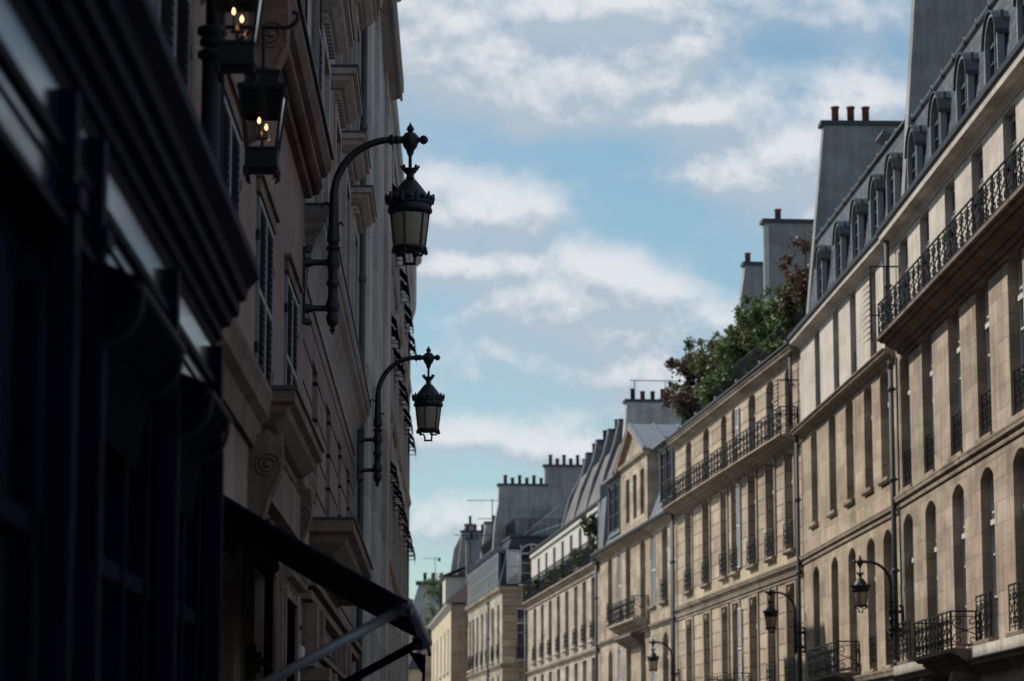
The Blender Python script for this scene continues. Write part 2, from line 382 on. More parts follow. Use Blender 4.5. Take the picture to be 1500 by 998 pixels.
def chimney(root, x0, x1, pts, m, cap=True, pots=(), cap_m='zinc_dark', capover=.10, name='chimney', pot=.72):
    """party wall / stack: outline pts in (y,z) extruded along x; pots = [(x,y,kind,height)]"""
    mb = MB(); mb.sweep(pts, x0, x1); c = mb.build(name, M[m], root)
    zt = max(p[1] for p in pts); ys = [p[0] for p in pts if p[1] > zt-.02]
    if cap:
        cm = MB(); cm.box(x0-.06, x1+.06, min(ys)-.06, max(ys)+capover, zt-.03, zt+.10); cm.build('coping', M[cap_m], c)
    for px, py, kd, h in pots:
        q = MB(); r = .105 if kd == 't' else .095; h *= pot
        q.lathe([(r,0), (r*1.02,h*.86), (r*1.22,h*.88), (r*1.22,h), (r*.8,h), (r*.8,h*.8)], (0,0,0), 10)
        q.build('chimney_pot', M['terracotta' if kd == 't' else 'sootpot'], c, True, (px, py, zt+.08))
    return c
def ring_outline(w, z0, zt, rise, n=10):
    return [(-w/2, z0)]+[(-w/2+w*i/n, arc_z(-w/2+w*i/n, w, zt, rise)) for i in range(n+1)]+[(w/2, z0)]
DC = {}
def dormer(root, xc, yf, z0, w, h, rise, yback, mats=('zinc_pale','zinc_dark','slate_dark'), fm='casement_grey', arched_hood=True):
    """lucarne: moulded front ring, cheeks running back into the slope, bent zinc hood, two-leaf window"""
    key = (w, h, rise, yback-yf, mats, fm)
    if key not in DC:
        t = .08; o = ring_outline(w+2*t, 0, h+t, rise*1.15); i = ring_outline(w, 0, h, rise); n = len(o)
        f = MB()
        for k in range(n-1):
            f.quad((o[k][0],0,o[k][1]), (o[k+1][0],0,o[k+1][1]), (i[k+1][0],0,i[k+1][1]), (i[k][0],0,i[k][1]))
            f.quad((i[k][0],0,i[k][1]), (i[k+1][0],0,i[k+1][1]), (i[k+1][0],-.16,i[k+1][1]), (i[k][0],-.16,i[k][1]))
            f.quad((o[k][0],0,o[k][1]), (o[k][0],-.14,o[k][1]), (o[k+1][0],-.14,o[k+1][1]), (o[k+1][0],0,o[k+1][1]))
        f.box(-w/2-t-.04, w/2+t+.04, -.16, .08, -.09, .0)
        D = yback-yf; ck = MB(); x = o[-1][0]-.01; ck.box(-.012, .0, D, -.139, 0, o[1][1])
        hd = MB(); ho = ring_outline(w+2*t+.09, h+t-rise*1.15-.04, h+t+.045, rise*1.15); hi = ring_outline(w+2*t+.03, h+t-rise*1.15-.04, h+t+.012, rise*1.15)
        for k in range(len(ho)-1):
            hd.quad((ho[k][0],.05,ho[k][1]), (ho[k+1][0],.05,ho[k+1][1]), (ho[k+1][0],D,ho[k+1][1]), (ho[k][0],D,ho[k][1]))
            hd.quad((hi[k][0],.05,hi[k][1]), (hi[k][0],D,hi[k][1]), (hi[k+1][0],D,hi[k+1][1]), (hi[k+1][0],.05,hi[k+1][1]))
            hd.quad((ho[k][0],.05,ho[k][1]), (hi[k][0],.05,hi[k][1]), (hi[k+1][0],.05,hi[k+1][1]), (ho[k+1][0],.05,ho[k+1][1]))
        wn = MB(); s = .05; y0, y1 = -.15, -.09
        wn.box(-w/2, -w/2+s, y0, y1, 0, h); wn.box(w/2-s, w/2, y0, y1, 0, h); wn.box(-.04, .04, y0, y1+.01, .08, h-.03); wn.box(-w/2+s, w/2-s, y0, y1-.003, 0, .08)
        wn.box(-w/2+s, w/2-s, y0, y1-.003, h-rise-.06, h-rise+.02)
        for q in (.36, .68): wn.box(-w/2+s, w/2-s, y0, y1-.006, (h-rise)*q-.017, (h-rise)*q+.017)
        pn = MB(); pn.poly([(x, -.135, z) for x, z in i])
        DC[key] = (f.mesh('dormer', M[mats[0]]), ck.mesh('cheek', M[mats[2]]), hd.mesh('hood', M[mats[1]]), wn.mesh('casement', M[fm]), pn.mesh('pane', M['pane']))
    d = DC[key]
    o = link('dormer', d[0], root, (xc, yf, z0)); link('cheek', d[1], o, (-w/2-.06, 0, 0)); link('cheek', d[1], o, (w/2+.072, 0, 0)); link('hood', d[2], o); link('casement', d[3], o); link('pane', d[4], o); return o
def frame_of(p0, p1, side=1):
    """right-hand houses: root at the near corner, x runs away from the camera"""
    return atan2(p1[1]-p0[1], p1[0]-p0[0]), hypot(p1[0]-p0[0], p1[1]-p0[1])
def balcony(root, x0, x1, y1, z, proj_bottom, H, m='trim_dark', ret=True, mod=.5, curve=True, name='balcony'):
    """moulded slab (profile dropping to the wall at proj_bottom) with an iron railing as its child"""
    mb = MB(); d = z-proj_bottom
    if curve: prof = [(-.02,proj_bottom), (.07,proj_bottom), (.07,proj_bottom+.20*d), (y1*.26,proj_bottom+.22*d), (y1*.30,proj_bottom+.42*d), (y1*.44,proj_bottom+.44*d), (y1*.50,proj_bottom+.50*d), (y1*.66,proj_bottom+.62*d), (y1*.68,proj_bottom+.72*d), (y1*.86,proj_bottom+.74*d), (y1*.88,proj_bottom+.82*d), (y1,proj_bottom+.84*d), (y1,z), (-.02,z+.004)]
    else: prof = [(-.02,z-.14), (y1-.06,z-.14), (y1,z-.08), (y1,z), (-.02,z+.004)]
    mb.sweep(prof, x0, x1); b = mb.build(name, M[m], root)
    r = MB(); yy = y1-.05
    scroll_run(r, (x0+.04, yy), (x1-.04, yy), z, H, mod)
    if ret:
        scroll_run(r, (x0+.04, .02), (x0+.04, yy), z, H, mod); scroll_run(r, (x1-.04, .02), (x1-.04, yy), z, H, mod)
    r.build('railing', M['iron'], b); return b
def mansard(root, x0, x1, z0, y0, z1, y1, m='slate', top=True, D=9, zr=1.2):
    mb = MB(); mb.quad((x0,y0,z0), (x1,y0,z0), (x1,y1,z1), (x0,y1,z1))
    for xe in (x0, x1): mb.poly([(xe,y0,z0), (xe,y1,z1), (xe,y1-5,z1+zr), (xe,-D,z1), (xe,-D,z0)])
    mb.quad((x0,y1-5,z1+zr), (x1,y1-5,z1+zr), (x1,-D,z1), (x0,-D,z1))
    r = mb.build('roof', M[m], root)
    k = MB(); k.tube([(x0,y1,z1), (x1,y1,z1)], .09, 8)
    x = x0+.4
    while x < x1: k.box(x-.03, x+.03, y1-.02, y1+.094, z1-.08, z1+.094); x += 1.35
    k.quad((x0,y1+.02,z1+.03), (x1,y1+.02,z1+.03), (x1,y1-5,z1+zr), (x0,y1-5,z1+zr)); k.build('ridge_roll', M['zinc_dark'], r, True); return r
def gutter(root, x0, x1, y, z, m='zinc_dark', r=.09):
    mb = MB(); mb.sweep([(y-.16,z-.10), (y-.04,z-.13), (y+.03,z-.09), (y+.05,z), (y+.02,z+.015), (y-.16,z+.02)], x0, x1)
    return mb.build('gutter', M[m], root)
HG = 'old terraced houses along the street'
# ------------------------------------------------------------------ ground, road, pavements
def sheet(name, x0, x1, y0, y1, z, m, thick=None):
    mb = MB()
    if thick: mb.box(x0, x1, y0, y1, z-thick, z)
    else: mb.quad((x0,y0,z), (x1,y0,z), (x1,y1,z), (x0,y1,z))
    return tag(mb.build(name, M[m]), None, kind='structure')
sheet('ground', -1500, 1500, -300, 2500, -.15, 'earth')
sheet('road', 1.2, 7.2, -40, 300, -.146+.02, 'asphalt')
mb = MB(); mb.box(-1.6, 1.2, -40, 300, -.3, 0); tag(mb.build('pavement', M['paving']), None, kind='structure')
mb = MB(); mb.box(7.2, 14, -40, 300, -.3, 0); tag(mb.build('pavement', M['paving']), None, kind='structure')

# ------------------------------------------------------------------ right side, house 1 (nearest)
P0 = (10, 36.); P1 = (10, 62.6); rz, L = frame_of(P0, P1)
H = thing('townhouse', 'nearest stone house on the right, long scrolled iron balcony under a pale rendered storey', 'house', (*P0, 0), rz)
cols = [a-36 for a in (61.35, 58.35, 55.05, 51.95, 48.75, 45.6, 42.4, 39.2)]; W = 1.34
mb = MB(); ops = []
for c in cols:
    ops += [(c, W, .6, 3.35, .6), (c, W, 4.12, 7.5, .2), (c, W, 8.1, 11.28, .2)]
wall_front(mb, 0, L, 0, 11.3, ops, .36); shell(mb, 0, L, 0, 14.1, 10); wl = mb.build('wall', M['stoneA'], H)
mb = MB(); cp = [c+dx for c, dx in zip(cols, (-.25, -.1, .05, .1, .1, .1, .1, .1))]
wall_front(mb, 0, L, 11.3, 14.0, [(c, 1.2, 11.5, 13.78, 0) for c in cp], .27); mb.build('rendered_storey', M['plaster'], H)
for c, d in zip(cols, cp):
    window(H, c, W, .6, 3.35, .6, .22, 'framed'); window(H, c, W, 4.12, 7.5, .2, .245); window(H, c, W, 8.1, 11.28, .2, .245); w = window(H, d, 1.2, 11.5, 13.78, 0, .2, 'framed')
    k = MB(); k.lathe([(.02,-.05), (.075,-.04), (.085,0), (.06,.03), (.02,.05)], (0,0,0), 8); k.build('shutter_stop', M['iron'], w, True, (1.2/2-.04, -.10, 1.3))
    guard(wl, W-.04, .82, (c, -.10, 8.12)); sill(H, c, W, 8.1, 'trim', .06)
for i in (0, 3, 4, 5, 6, 7): guard(wl, W+.12, .82, (cols[i], .10, 4.2)); sill(H, cols[i], W+.1, 4.2, 'trim_dark', .2)
mb = MB(); cornice(mb, 0, L, 7.72, 7.97, .14); mb.build('string_course', M['trim'], H)
for a, b in ((0, 17.0), (21.4, L)): mb = MB(); mb.box(a, b, -.02, .20, 3.90, 4.12); mb.build('string_course', M['band'], H)
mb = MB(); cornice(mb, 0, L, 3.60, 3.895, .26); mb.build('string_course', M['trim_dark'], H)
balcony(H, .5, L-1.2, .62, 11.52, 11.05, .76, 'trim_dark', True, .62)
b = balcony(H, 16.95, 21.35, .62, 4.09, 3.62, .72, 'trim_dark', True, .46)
for x in (17.35, 20.9):            # scroll consoles under the small balcony
    k = MB(); pr = [(-.02,3.66), (.52,3.66), (.56,3.45), (.50,3.2), (.36,3.05), (.28,2.8), (.22,2.5), (-.02,2.35)]; k.sweep(pr, x-.16, x+.16)
    for s in (-1, 1):
        k.tube([(x+s*.165, .30+a, 3.36+c) for a, c in spiral(0, 0, .2, 2.2, .3, 1, 26)], .028, 5)
    k.build('console', M['trim_dark'], b)
mb = MB(); mb.sweep([(-.02,13.84), (.03,13.84), (.05,13.89), (.11,13.92), (.13,13.95), (.25,13.97), (.27,13.99), (.32,14.0), (.34,14.17), (-.02,14.18)], 0, L); mb.build('cornice', M['plaster'], H); gutter(H, 0, L, .36, 14.25)
mb = MB(); mb.quad((0,.2,14.19), (L-.45,.2,14.19), (L-.45,-.14,14.26), (0,-.14,14.26)); mb.build('gutter_flashing', M['zinc'], H)
mansard(H, 0, L-.45, 14.20, -.13, 16.85, -.50, 'slate')
for y in (60.35, 57.25, 54.05, 50.95, 47.8, 44.9, 41.7, 38.6): dormer(H, y-36, -.11, 14.50, 1.16, 1.62, .46, -.75)
chimney(H, L-.48, L+.02, [(-.10,14.1), (-.20,14.83), (-.57,19.77), (-.68,21.6), (-5.5,21.6), (-5.5,14.1)], 'grey', True, [(L-.23, -1.5, 't', .7), (L-.23, -2.6, 't', .7)])
downpipe(H, L-.12, .14, 3.0, 11.0); mb = MB(); mb.tube([(L-.42,.05,3), (L-.42,.05,11.2)], .025, 6); mb.build('conduit', M['pipe'], H)
downpipe(H, L-.3, .2, 11.7, 13.95)

# ------------------------------------------------------------------ house 2
P0 = (10, 62.6); P1 = (9.7, 78.2); rz, L = frame_of(P0, P1)
H = thing('townhouse', 'stone house with plain pale top storey and five slate dormers, second on the right', 'house', (*P0, 0), rz)
c2 = (13.1, 9.75, 6.85, 3.98, 1.6); W = 1.18
mb = MB(); ops = []
for c in c2: ops += [(c, W, .6, 3.2, .2), (c, W, 4.2, 7.4, .2), (c, W, 8.6, 11.22, .18)]
wall_front(mb, 0, L, 0, 11.3, ops, .38); shell(mb, 0, L, 0, 14.1, 10); wl = mb.build('wall', M['stoneB'], H)
p2 = (12.15, 8.8, 5.95, 2.95, 0.95)
mb = MB(); wall_front(mb, 0, L, 11.3, 14.0, [(c, .95, 11.5, 13.86, 0) for c in p2], .3); mb.build('rendered_storey', M['plaster'], H)
for c in c2:
    window(H, c, W, .6, 3.2, .2, .24, 'framed'); window(H, c, W, 4.2, 7.4, .2, .25); window(H, c, W, 8.6, 11.22, .18, .25)
    k = MB()
    for z in (.18, .38): k.tube([(-W/2,-.06,z), (W/2,-.06,z)], .018, 5)
    k.build('guard_rail', M['iron'], wl, False, (c, 0, 8.6)); sill(H, c, W, 8.6, 'trim', .10); sill(H, c, W, 4.2, 'trim', .12)
for c in c2[3:]: guard(wl, W-.04, .75, (c, -.08, 4.22))
for c in p2:
    w = window(H, c, .95, 11.5, 13.86, 0, .22, 'framed'); k = MB(); k.box(-.475, .475, -.12, -.09, 0, .9); k.build('guard_panel', M['iron'], w)
mb = MB(); cornice(mb, 0, L, 11.24, 11.48, .32); mb.build('cornice', M['trim'], H)
mb = MB(); cornice(mb, 0, L, 7.62, 7.85, .13); mb.build('string_course', M['trim'], H)
mb = MB(); cornice(mb, 0, L, 3.75, 4.1, .2); mb.build('string_course', M['trim'], H)
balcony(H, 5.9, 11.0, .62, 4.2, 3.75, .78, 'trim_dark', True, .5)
mb = MB(); mb.sweep([(-.02,13.88), (.03,13.88), (.05,13.92), (.11,13.95), (.13,13.97), (.22,13.99), (.24,14.01), (.28,14.02), (.30,14.16), (-.02,14.17)], 0, L); mb.build('cornice', M['plaster'], H); gutter(H, 0, L, .32, 14.24)
mb = MB(); mb.quad((0,.2,14.18), (L-.45,.2,14.18), (L-.45,-.14,14.26), (0,-.14,14.26)); mb.build('gutter_flashing', M['zinc'], H)
mansard(H, 0, L-.45, 14.20, -.13, 17.05, -.52, 'slate')
for s in (12.25, 8.85, 6.0, 3.1, .75): dormer(H, s, -.10, 14.66, .98, 1.52, .40, -.8)
sk = MB(); sk.box(-.5, .5, -.7, .02, -.05, .05); s_ = sk.build('skylight', M['lead'], H, False, (5.0, -.62, 17.72)); s_.rotation_euler = (radians(24), 0, 0)
sp_ = MB(); sp_.quad((-.42,-.62,.055), (.42,-.62,.055), (.42,-.06,.055), (-.42,-.06,.055)); sp_.build('pane', M['pane_blue'], s_)
chimney(H, L-.46, L+.02, [(-.12,14.1), (-.21,14.9), (-.58,18.6), (-.77,20.5), (-6,20.5), (-6,14.1)], 'grey', True, [(L-.2, -1.14, 't', .5), (L-.2, -1.60, 't', .5), (L-.2, -2.04, 't', .5)], pot=1.)
downpipe(H, L-.08, .14, 2.0, 11.2)

# ------------------------------------------------------------------ house 3 (roof garden)
P0 = (9.7, 78.2); P1 = (7.85, 101.3); rz, L = frame_of(P0, P1); RZ3, P3 = rz, P0
H = thing('townhouse', 'stone house with grooved piers, continuous top balcony and a planted roof terrace', 'house', (*P0, 0), rz)
c3 = (20.1, 16.3, 12.75, 10.7, 7.6, 4.6, 1.65); W3 = (1.3, 1.3, 1.1, 1.1, 1.25, 1.25, 1.2)
mb = MB(); ops = []
for c, w in zip(c3, W3): ops += [(c, w, .6, 3.3, .2), (c, w, 4.2, 7.2, .25), (c, w, 8.2, 11.12, .22), (c, w*.95, 11.6, 13.62, .15)]
wall_front(mb, 0, L, 0, 13.8, ops, .38); shell(mb, 0, L, 0, 13.8, 10); wl = mb.build('wall', M['stoneC'], H)
for c, w in zip(c3, W3):
    window(H, c, w, .6, 3.3, .2, .24); window(H, c, w, 4.2, 7.2, .25, .23); window(H, c, w, 8.2, 11.12, .22, .23); window(H, c, w*.95, 11.6, 13.62, .15, .24, 'framed')
    guard(wl, w+.06, .72, (c, .07, 8.22)); sill(H, c, w, 8.2, 'trim', .16)
    for z0, z1 in ((4.2, 7.2), (8.2, 11.12)):        # raised window surrounds
        k = MB()
        for s in (-1, 1): k.box(c+s*(w/2+.10)-.09, c+s*(w/2+.10)+.09, -.01, .05, z0, z1+.06)
        k.box(c-w/2-.19, c+w/2+.19, -.01, .052, z1+.0, z1+.07); k.build('window_surround', M['trim'], H)
for x in (11.0-.06,): 
    for z0, z1 in ((8.3, 11.0), (4.4, 7.0), (12.2, 13.5)): 
        f = MB(); louvre_leaf(f, -.26, .26, -.02, .02, 0, z1-z0); f.build('shutter', M['shutter'], H, False, (c3[3]-.82, .06, z0))
for a in (7.30, 7.55): mb = MB(); cornice(mb, 0, L, a, a+.2, .12 if a < 7.5 else .17); mb.build('string_course', M['trim'], H)
mb = MB(); mb.box(0, L, -.01, .04, 11.122, 11.2)
for i in range(int(L/.45)): mb.box(.1+i*.45, .28+i*.45, .035, .10, 11.125, 11.18)
mb.build('dentil_band', M['trim'], H)
bal = balcony(H, .35, L-.1, .56, 11.46, 11.18, .80, 'trim', True, .6)
r = MB()                                                         # the railing stands in bays: cross pieces every few metres
for x in (4.0, 8.2, 12.4, 16.6, 20.6): r.tube([(x,.03,12.25), (x,.5,12.25)], .02, 4); r.tube([(x,.27,11.46), (x,.27,12.25)], .014, 4); r.tube([(x,.03,11.8), (x,.5,11.8)], .014, 4)
r.build('railing_return', M['iron'], bal)
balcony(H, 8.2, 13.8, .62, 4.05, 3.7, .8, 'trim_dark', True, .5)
for i in (5, 6): guard(wl, W3[i]+.06, .72, (c3[i], .07, 4.22))
mb = MB(); cornice(mb, -.05, L, 13.70, 13.98, .33); mb.build('cornice', M['trim'], H)
mb = MB(); mb.sweep([(.0,13.96), (.31,13.97), (.36,14.03), (.24,14.12), (.22,14.17), (.04,14.24), (-.3,14.24)], -.02, L-.02); z3 = mb.build('roof_edge', M['zinc'], H)
mb = MB(); mb.tube([(0,.34,14.05), (L,.34,14.05)], .055, 8); mb.tube([(0,.10,14.23), (L,.10,14.23)], .045, 6)
for i in range(6): mb.box(i*4+.3, i*4+.42, .2, .38, 14.0, 14.2)
mb.build('gutter', M['zinc_dark'], z3, True)
mb = MB(); mb.box(0, L, -9.9, .0, 13.81, 14.15); mb.build('roof', M['lead'], H)
r = MB(); scroll_run(r, (.4, -.2), (L-.3, -.2), 14.15, 1.0, .5, .012, False); r.build('terrace_railing', M['iron'], H)
chimney(H, 13.0, 13.5, [(-1.60,14.1), (-1.57,20.35), (-5,20.35), (-5,14.1)], 'grey', True, [(13.2, -2.05, 't', .55)])
mb = MB(); mb.box(12.96, 13.0, -1.68, -1.50, 14.2, 20.2); mb.build('chimney_edge', M['white'], H)
chimney(H, L-.5, L, [(-1.9,14.1), (-2.42,19.0), (-2.67,20.7), (-6,20.7), (-6,14.1)], 'grey', True, [(L-.25, -2.8, 't', .55)])
downpipe(H, L-.25, .16, 2.0, 11.1); downpipe(H, .38, .2, 11.7, 13.75, .05)

# ------------------------------------------------------------------ house 4 (stone gabled dormer)
P0 = (7.85, 101.3); P1 = (6.02, 122.2); rz, L = frame_of(P0, P1)
H = thing('townhouse', 'stone house with a pedimented three-window dormer, zinc roof and bracketed balcony', 'house', (*P0, 0), rz)
c4 = (2.65, 8.2, 12.2, 17.6); W = 1.35
mb = MB(); ops = []
for c in c4: ops += [(c, W, .6, 3.2, .2), (c, W, 4.0, 7.05, .3), (c, W, 8.2 if c in (2.65, 17.6) else 7.85, 11.1, .28)]
for c in (5.5, 14.8): ops += [(c, 1.2, 4.2, 7.05, .25), (c, 1.2, 8.2, 11.1, .25)]
wall_front(mb, 0, L, 0, 11.4, ops, .32); shell(mb, 0, L, 0, 11.4, 10); wl = mb.build('wall', M['stoneE'], H)
for c in c4:
    window(H, c, W, .6, 3.2, .2, .26); window(H, c, W, 4.0, 7.05, .3, .26); window(H, c, W, 8.2 if c in (2.65, 17.6) else 7.85, 11.1, .28, .26)
for c in (5.5, 14.8):
    for z0, z1 in ((4.2, 7.0), (8.2, 11.05)): shutters(H, c, 1.16, z0, z1, -.05, 'shutter')
    sill(H, c, 1.2, 8.2, 'trim', .12)
guard(wl, W, .8, (2.65, .04, 8.22)); guard(wl, W, .8, (17.6, .04, 8.22)); sill(H, 2.65, W, 8.2, 'trim_dark', .14); sill(H, 17.6, W, 8.2, 'trim', .14)
for a, b in ((0, 6.0), (14.4, L)): mb = MB(); cornice(mb, a, b, 7.32, 7.5, .15); mb.build('string_course', M['trim'], H)
b = balcony(H, 6.6, 13.9, .65, 7.83, 7.3, .85, 'trim', True, .55)
k = MB(); mcornice(k, 8.4, 12.1, 6.75, 7.30, .56); k.build('corbel', M['trim_dark'], b)
mb = MB(); cornice(mb, -.02, L, 11.14, 11.38, .34); mb.build('cornice', M['trim'], H); gutter(H, 0, L, .37, 11.44, 'zinc_dark')
mb = MB(); mb.sweep([(.26,11.40), (-.05,11.75), (-.55,13.2), (-1.5,15.6), (-8,16.2), (-8,11.4)], 0, L); rf = mb.build('roof', M['zinc'], H)
mb = MB()
for i in range(24): mb.ext([(-.03,11.76), (-.53,13.21), (-1.48,15.62), (-1.55,15.58), (-.60,13.17), (-.10,11.72)], lambda p, t: (t, p[0], p[1]), i*.88+.05, i*.88+.10)
mb.build('standing_seams', M['lead'], rf)
# gabled dormer, flush with the front
G0, G1, ga = 6.7, 14.1, 10.4
mb = MB(); wall_front(mb, G0, G1, 11.38, 14.5, [(8.05, 1.0, 12.05, 13.86, 0), (10.05, 1.0, 12.05, 13.86, 0), (12.05, 1.0, 12.05, 13.86, 0)], .25, .02)
mb.poly([(G0,.02,14.5), (G1,.02,14.5), (ga,.02,15.75)])
for x in (G0, G1): mb.quad((x,.02,11.38), (x,.02,14.5), (x,-3.5,14.5), (x,-3.5,11.38))
gd = mb.build('gabled_dormer', M['stoneE'], H)
for c in (8.05, 10.05, 12.05): window(gd, c, 1.0, 12.05, 13.86, 0, .2, 'framed', 'pane', 2, .02)
mb = MB()
for s, xe in ((-1, G0-.25), (1, G1+.25)):                           # raking cornice and zinc slopes
    a, bb = (xe, 14.46), (ga, 15.92)
    mb.ext([(a[0],a[1]-.16), (bb[0],bb[1]-.16), (bb[0],bb[1]), (a[0],a[1])], lambda p, t: (p[0], t, p[1]), -.05, .24)
mb.sweep([(.0,14.36), (.16,14.40), (.2,14.52), (.0,14.54)], G0-.15, G1+.15); mb.build('pediment', M['trim'], gd)
mb = MB()
for s, xe in ((-1, G0-.3), (1, G1+.3)):
    mb.ext([(xe,14.47), (ga,15.935), (ga,15.99), (xe,14.53)], lambda p, t: (p[0], t, p[1]), -6.0, .27)
    for i in range(5):
        y = .2-i*1.0; mb.ext([(xe,14.52), (ga,15.985), (ga,16.06), (xe,14.60)], lambda p, t: (p[0], t, p[1]), y-.05, y)
mb.build('gable_roof', M['zinc'], gd)
v = MB(); v.lathe([(.16,0), (.15,.22), (.02,.3)], (0,0,0), 8); v.build('roof_vent', M['zinc_dark'], gd, True, (8.3, -1.6, 15.12))
def shed_dormer(x0, x1, z0, z1, yf):
    mb = MB(); n = 2; w = (x1-x0-.3)/2
    wall_front(mb, x0, x1, z0, z1, [(x0+.12+w/2, w, z0+.15, z1-.15, 0), (x1-.12-w/2, w, z0+.15, z1-.15, 0)], .12, yf)
    mb.quad((x0,yf,z0), (x0,yf,z1), (x0,-2.4,z1), (x0,-2.4,z0)); mb.quad((x1,yf,z0), (x1,yf,z1), (x1,-2.4,z1), (x1,-2.4,z0))
    d = mb.build('dormer', M['lead'], H)
    for xc in (x0+.12+w/2, x1-.12-w/2): window(d, xc, w, z0+.15, z1-.15, 0, .1, 'casement_grey', 'pane', 2, yf)
    k = MB(); k.sweep([(yf+.28,z1-.03), (yf+.30,z1+.06), (-2.6,z1+.5), (-2.6,z1+.4)], x0-.2, x1+.2); k.build('hood', M['zinc'], d)
shed_dormer(.9, 3.9, 11.9, 14.2, -.02); shed_dormer(14.7, 18.2, 11.9, 14.3, -.02)
mb = MB(); mb.sweep([(.1,11.4), (-.1,13.9), (-2.2,14.2), (-2.2,11.4)], 19.2, 20.9); mb.build('roof_bulkhead', M['lead'], H)
chimney(H, L-.7, L, [(-.9,11.5), (-1.08,16.7), (-1.2,18.3), (-4.6,18.3), (-4.6,11.5)], 'greyl', True, [(L-.35, -1.5-.46*i, 't' if i in (1,3,4,5) else 's', .6 if i%3 else .75) for i in range(8)])
downpipe(H, L-.12, .15, 2, 11.0, .065); downpipe(H, .05, .16, 2, 11.0, .06)
am = MB(); am.tube([(L-.35,-1.6,18.3), (L-.35,-1.6,19.3)], .02, 5); am.tube([(L-.35,-3.0,18.3), (L-.35,-3.0,19.3)], .02, 5); am.tube([(L-.35,-1.4,19.3), (L-.35,-4.5,19.3)], .02, 5); am.build('chimney_rail', M['iron'], H)

# ------------------------------------------------------------------ house 5 (set-back white storey with flower balcony)
P0 = (6.02, 122.2); P1 = (3.5, 152.0); rz, L = frame_of(P0, P1); RZ5, P5 = rz, P0
H = thing('townhouse', 'long eight-bay stone house with a set-back white attic behind a planted balcony', 'house', (*P0, 0), rz)
c5 = (26.3, 22.7, 19.1, 15.5, 12.0, 8.5, 5.3, 2.1); W = 1.4
mb = MB(); ops = []
for c in c5: ops += [(c, W, .8, 3.3, 0), (c, W, 4.2, 6.95, 0), (c, W, 7.72, 10.6, 0)]
wall_front(mb, 0, L, 0, 10.9, ops, .34); shell(mb, 0, L, 0, 10.9, 10); wl = mb.build('wall', M['stoneD'], H)
for c in c5:
    window(H, c, W, .8, 3.3, 0, .27, 'framed'); window(H, c, W, 4.2, 6.95, 0, .27); window(H, c, W, 7.72, 10.6, 0, .27); guard(wl, W+.04, .8, (c, .05, 7.74)); sill(H, c, W, 7.72, 'band', .2)
mb = MB(); cornice(mb, 0, L, 7.08, 7.3, .16); mb.build('string_course', M['trim'], H)
balcony(H, 0, L, .30, 11.12, 10.72, 1.08, 'trim', True, .42)
Y5 = -.22
mb = MB(); wall_front(mb, 0, L, 10.9, 13.8, [(c, 1.1, 11.1, 13.35, 0) for c in c5], .2, Y5); 
for x in (0.01, L-.01): mb.quad((x,Y5,10.9), (x,Y5,13.8), (x,-9,13.8), (x,-9,10.9))
mb.build('attic_storey', M['white'], H)
for c in c5: window(H, c, 1.1, 11.1, 13.35, 0, .15, 'framed', 'pane', 2, Y5)
gutter(H, 0, L, Y5+.16, 13.94)
mb = MB(); mb.box(0, L, Y5-.02, Y5+.10, 13.60, 13.80); mb.build('cornice', M['white'], H)
mb = MB(); mb.sweep([(Y5+.02,13.9), (Y5-.45,15.3), (Y5-.95,16.6), (Y5-5.5,17.0), (Y5-5.5,13.9)], 0, 15.9); mb.sweep([(Y5+.02,13.85), (Y5-2.0,14.5), (Y5-5.5,14.6), (Y5-5.5,13.85)], 15.9, L); mb.build('roof', M['grey_warm'], H)
for i, (x, yt, zt, pk) in enumerate(((2.0, -1.30, 17.75, 0), (6.4, -1.42, 17.85, 1), (11.0, -1.47, 17.9, 1), (15.6, -1.55, 17.8, 1))):      # sloping party walls with pale zinc copings, ending in stacks
    pts = [(-.24,13.85), (-.66,15.5), (yt+.22,zt-1.0), (yt,zt), (yt-1.6,zt), (yt-1.6,13.85)]
    c = chimney(H, x, x+.5, pts, 'grey_warm', True, [(x+.25, yt-.35-.5*k, 's' if (i+k)%2 == 0 else 't', .7) for k in range(2)])
    k = MB()
    for a, bb in zip(pts[:3], pts[1:4]): k.ext([(a[0],a[1]), (bb[0],bb[1]), (bb[0]+.1,bb[1]+.03), (a[0]+.1,a[1]+.03)], lambda p, t: (t, p[0], p[1]), x-.06, x+.2)
    k.build('wall_coping', M['zinc'], c)
k = MB(); k.box(-.02, .9, -1.9, -.05, 11.0, 14.6); k.build('roof_bulkhead', M['lead'], H)
downpipe(H, L-.3, .15, 2, 10.5, .06)

# ------------------------------------------------------------------ house 6 (corner pavilion with dark mansard, flank towards us)
P0 = (2.1, 153.0); P1 = (.22, 172.9); rz, L = frame_of(P0, P1)
H = thing('townhouse', 'pale stone house with grooved end wall facing us and white-shuttered dormers in dark slate', 'house', (*P0, 0), rz)
c6 = (2.0, 5.0, 8.3, 11.2, 14.0, 16.6, 18.6); W = 1.2
mb = MB(); ops = []
for c in c6: ops += [(c, W, 4.3, 7.3, .3), (c, W, 8.1, 11.2, 0)]
wall_front(mb, 0, L, 0, 12.0, ops, .3); e = 0
mb.quad((L,0,0), (L,-9,0), (L,-9,12), (L,0,12)); mb.quad((0,-9,0), (L,-9,0), (L,-9,12), (0,-9,12))
wl = mb.build('wall', M['stoneF'], H)
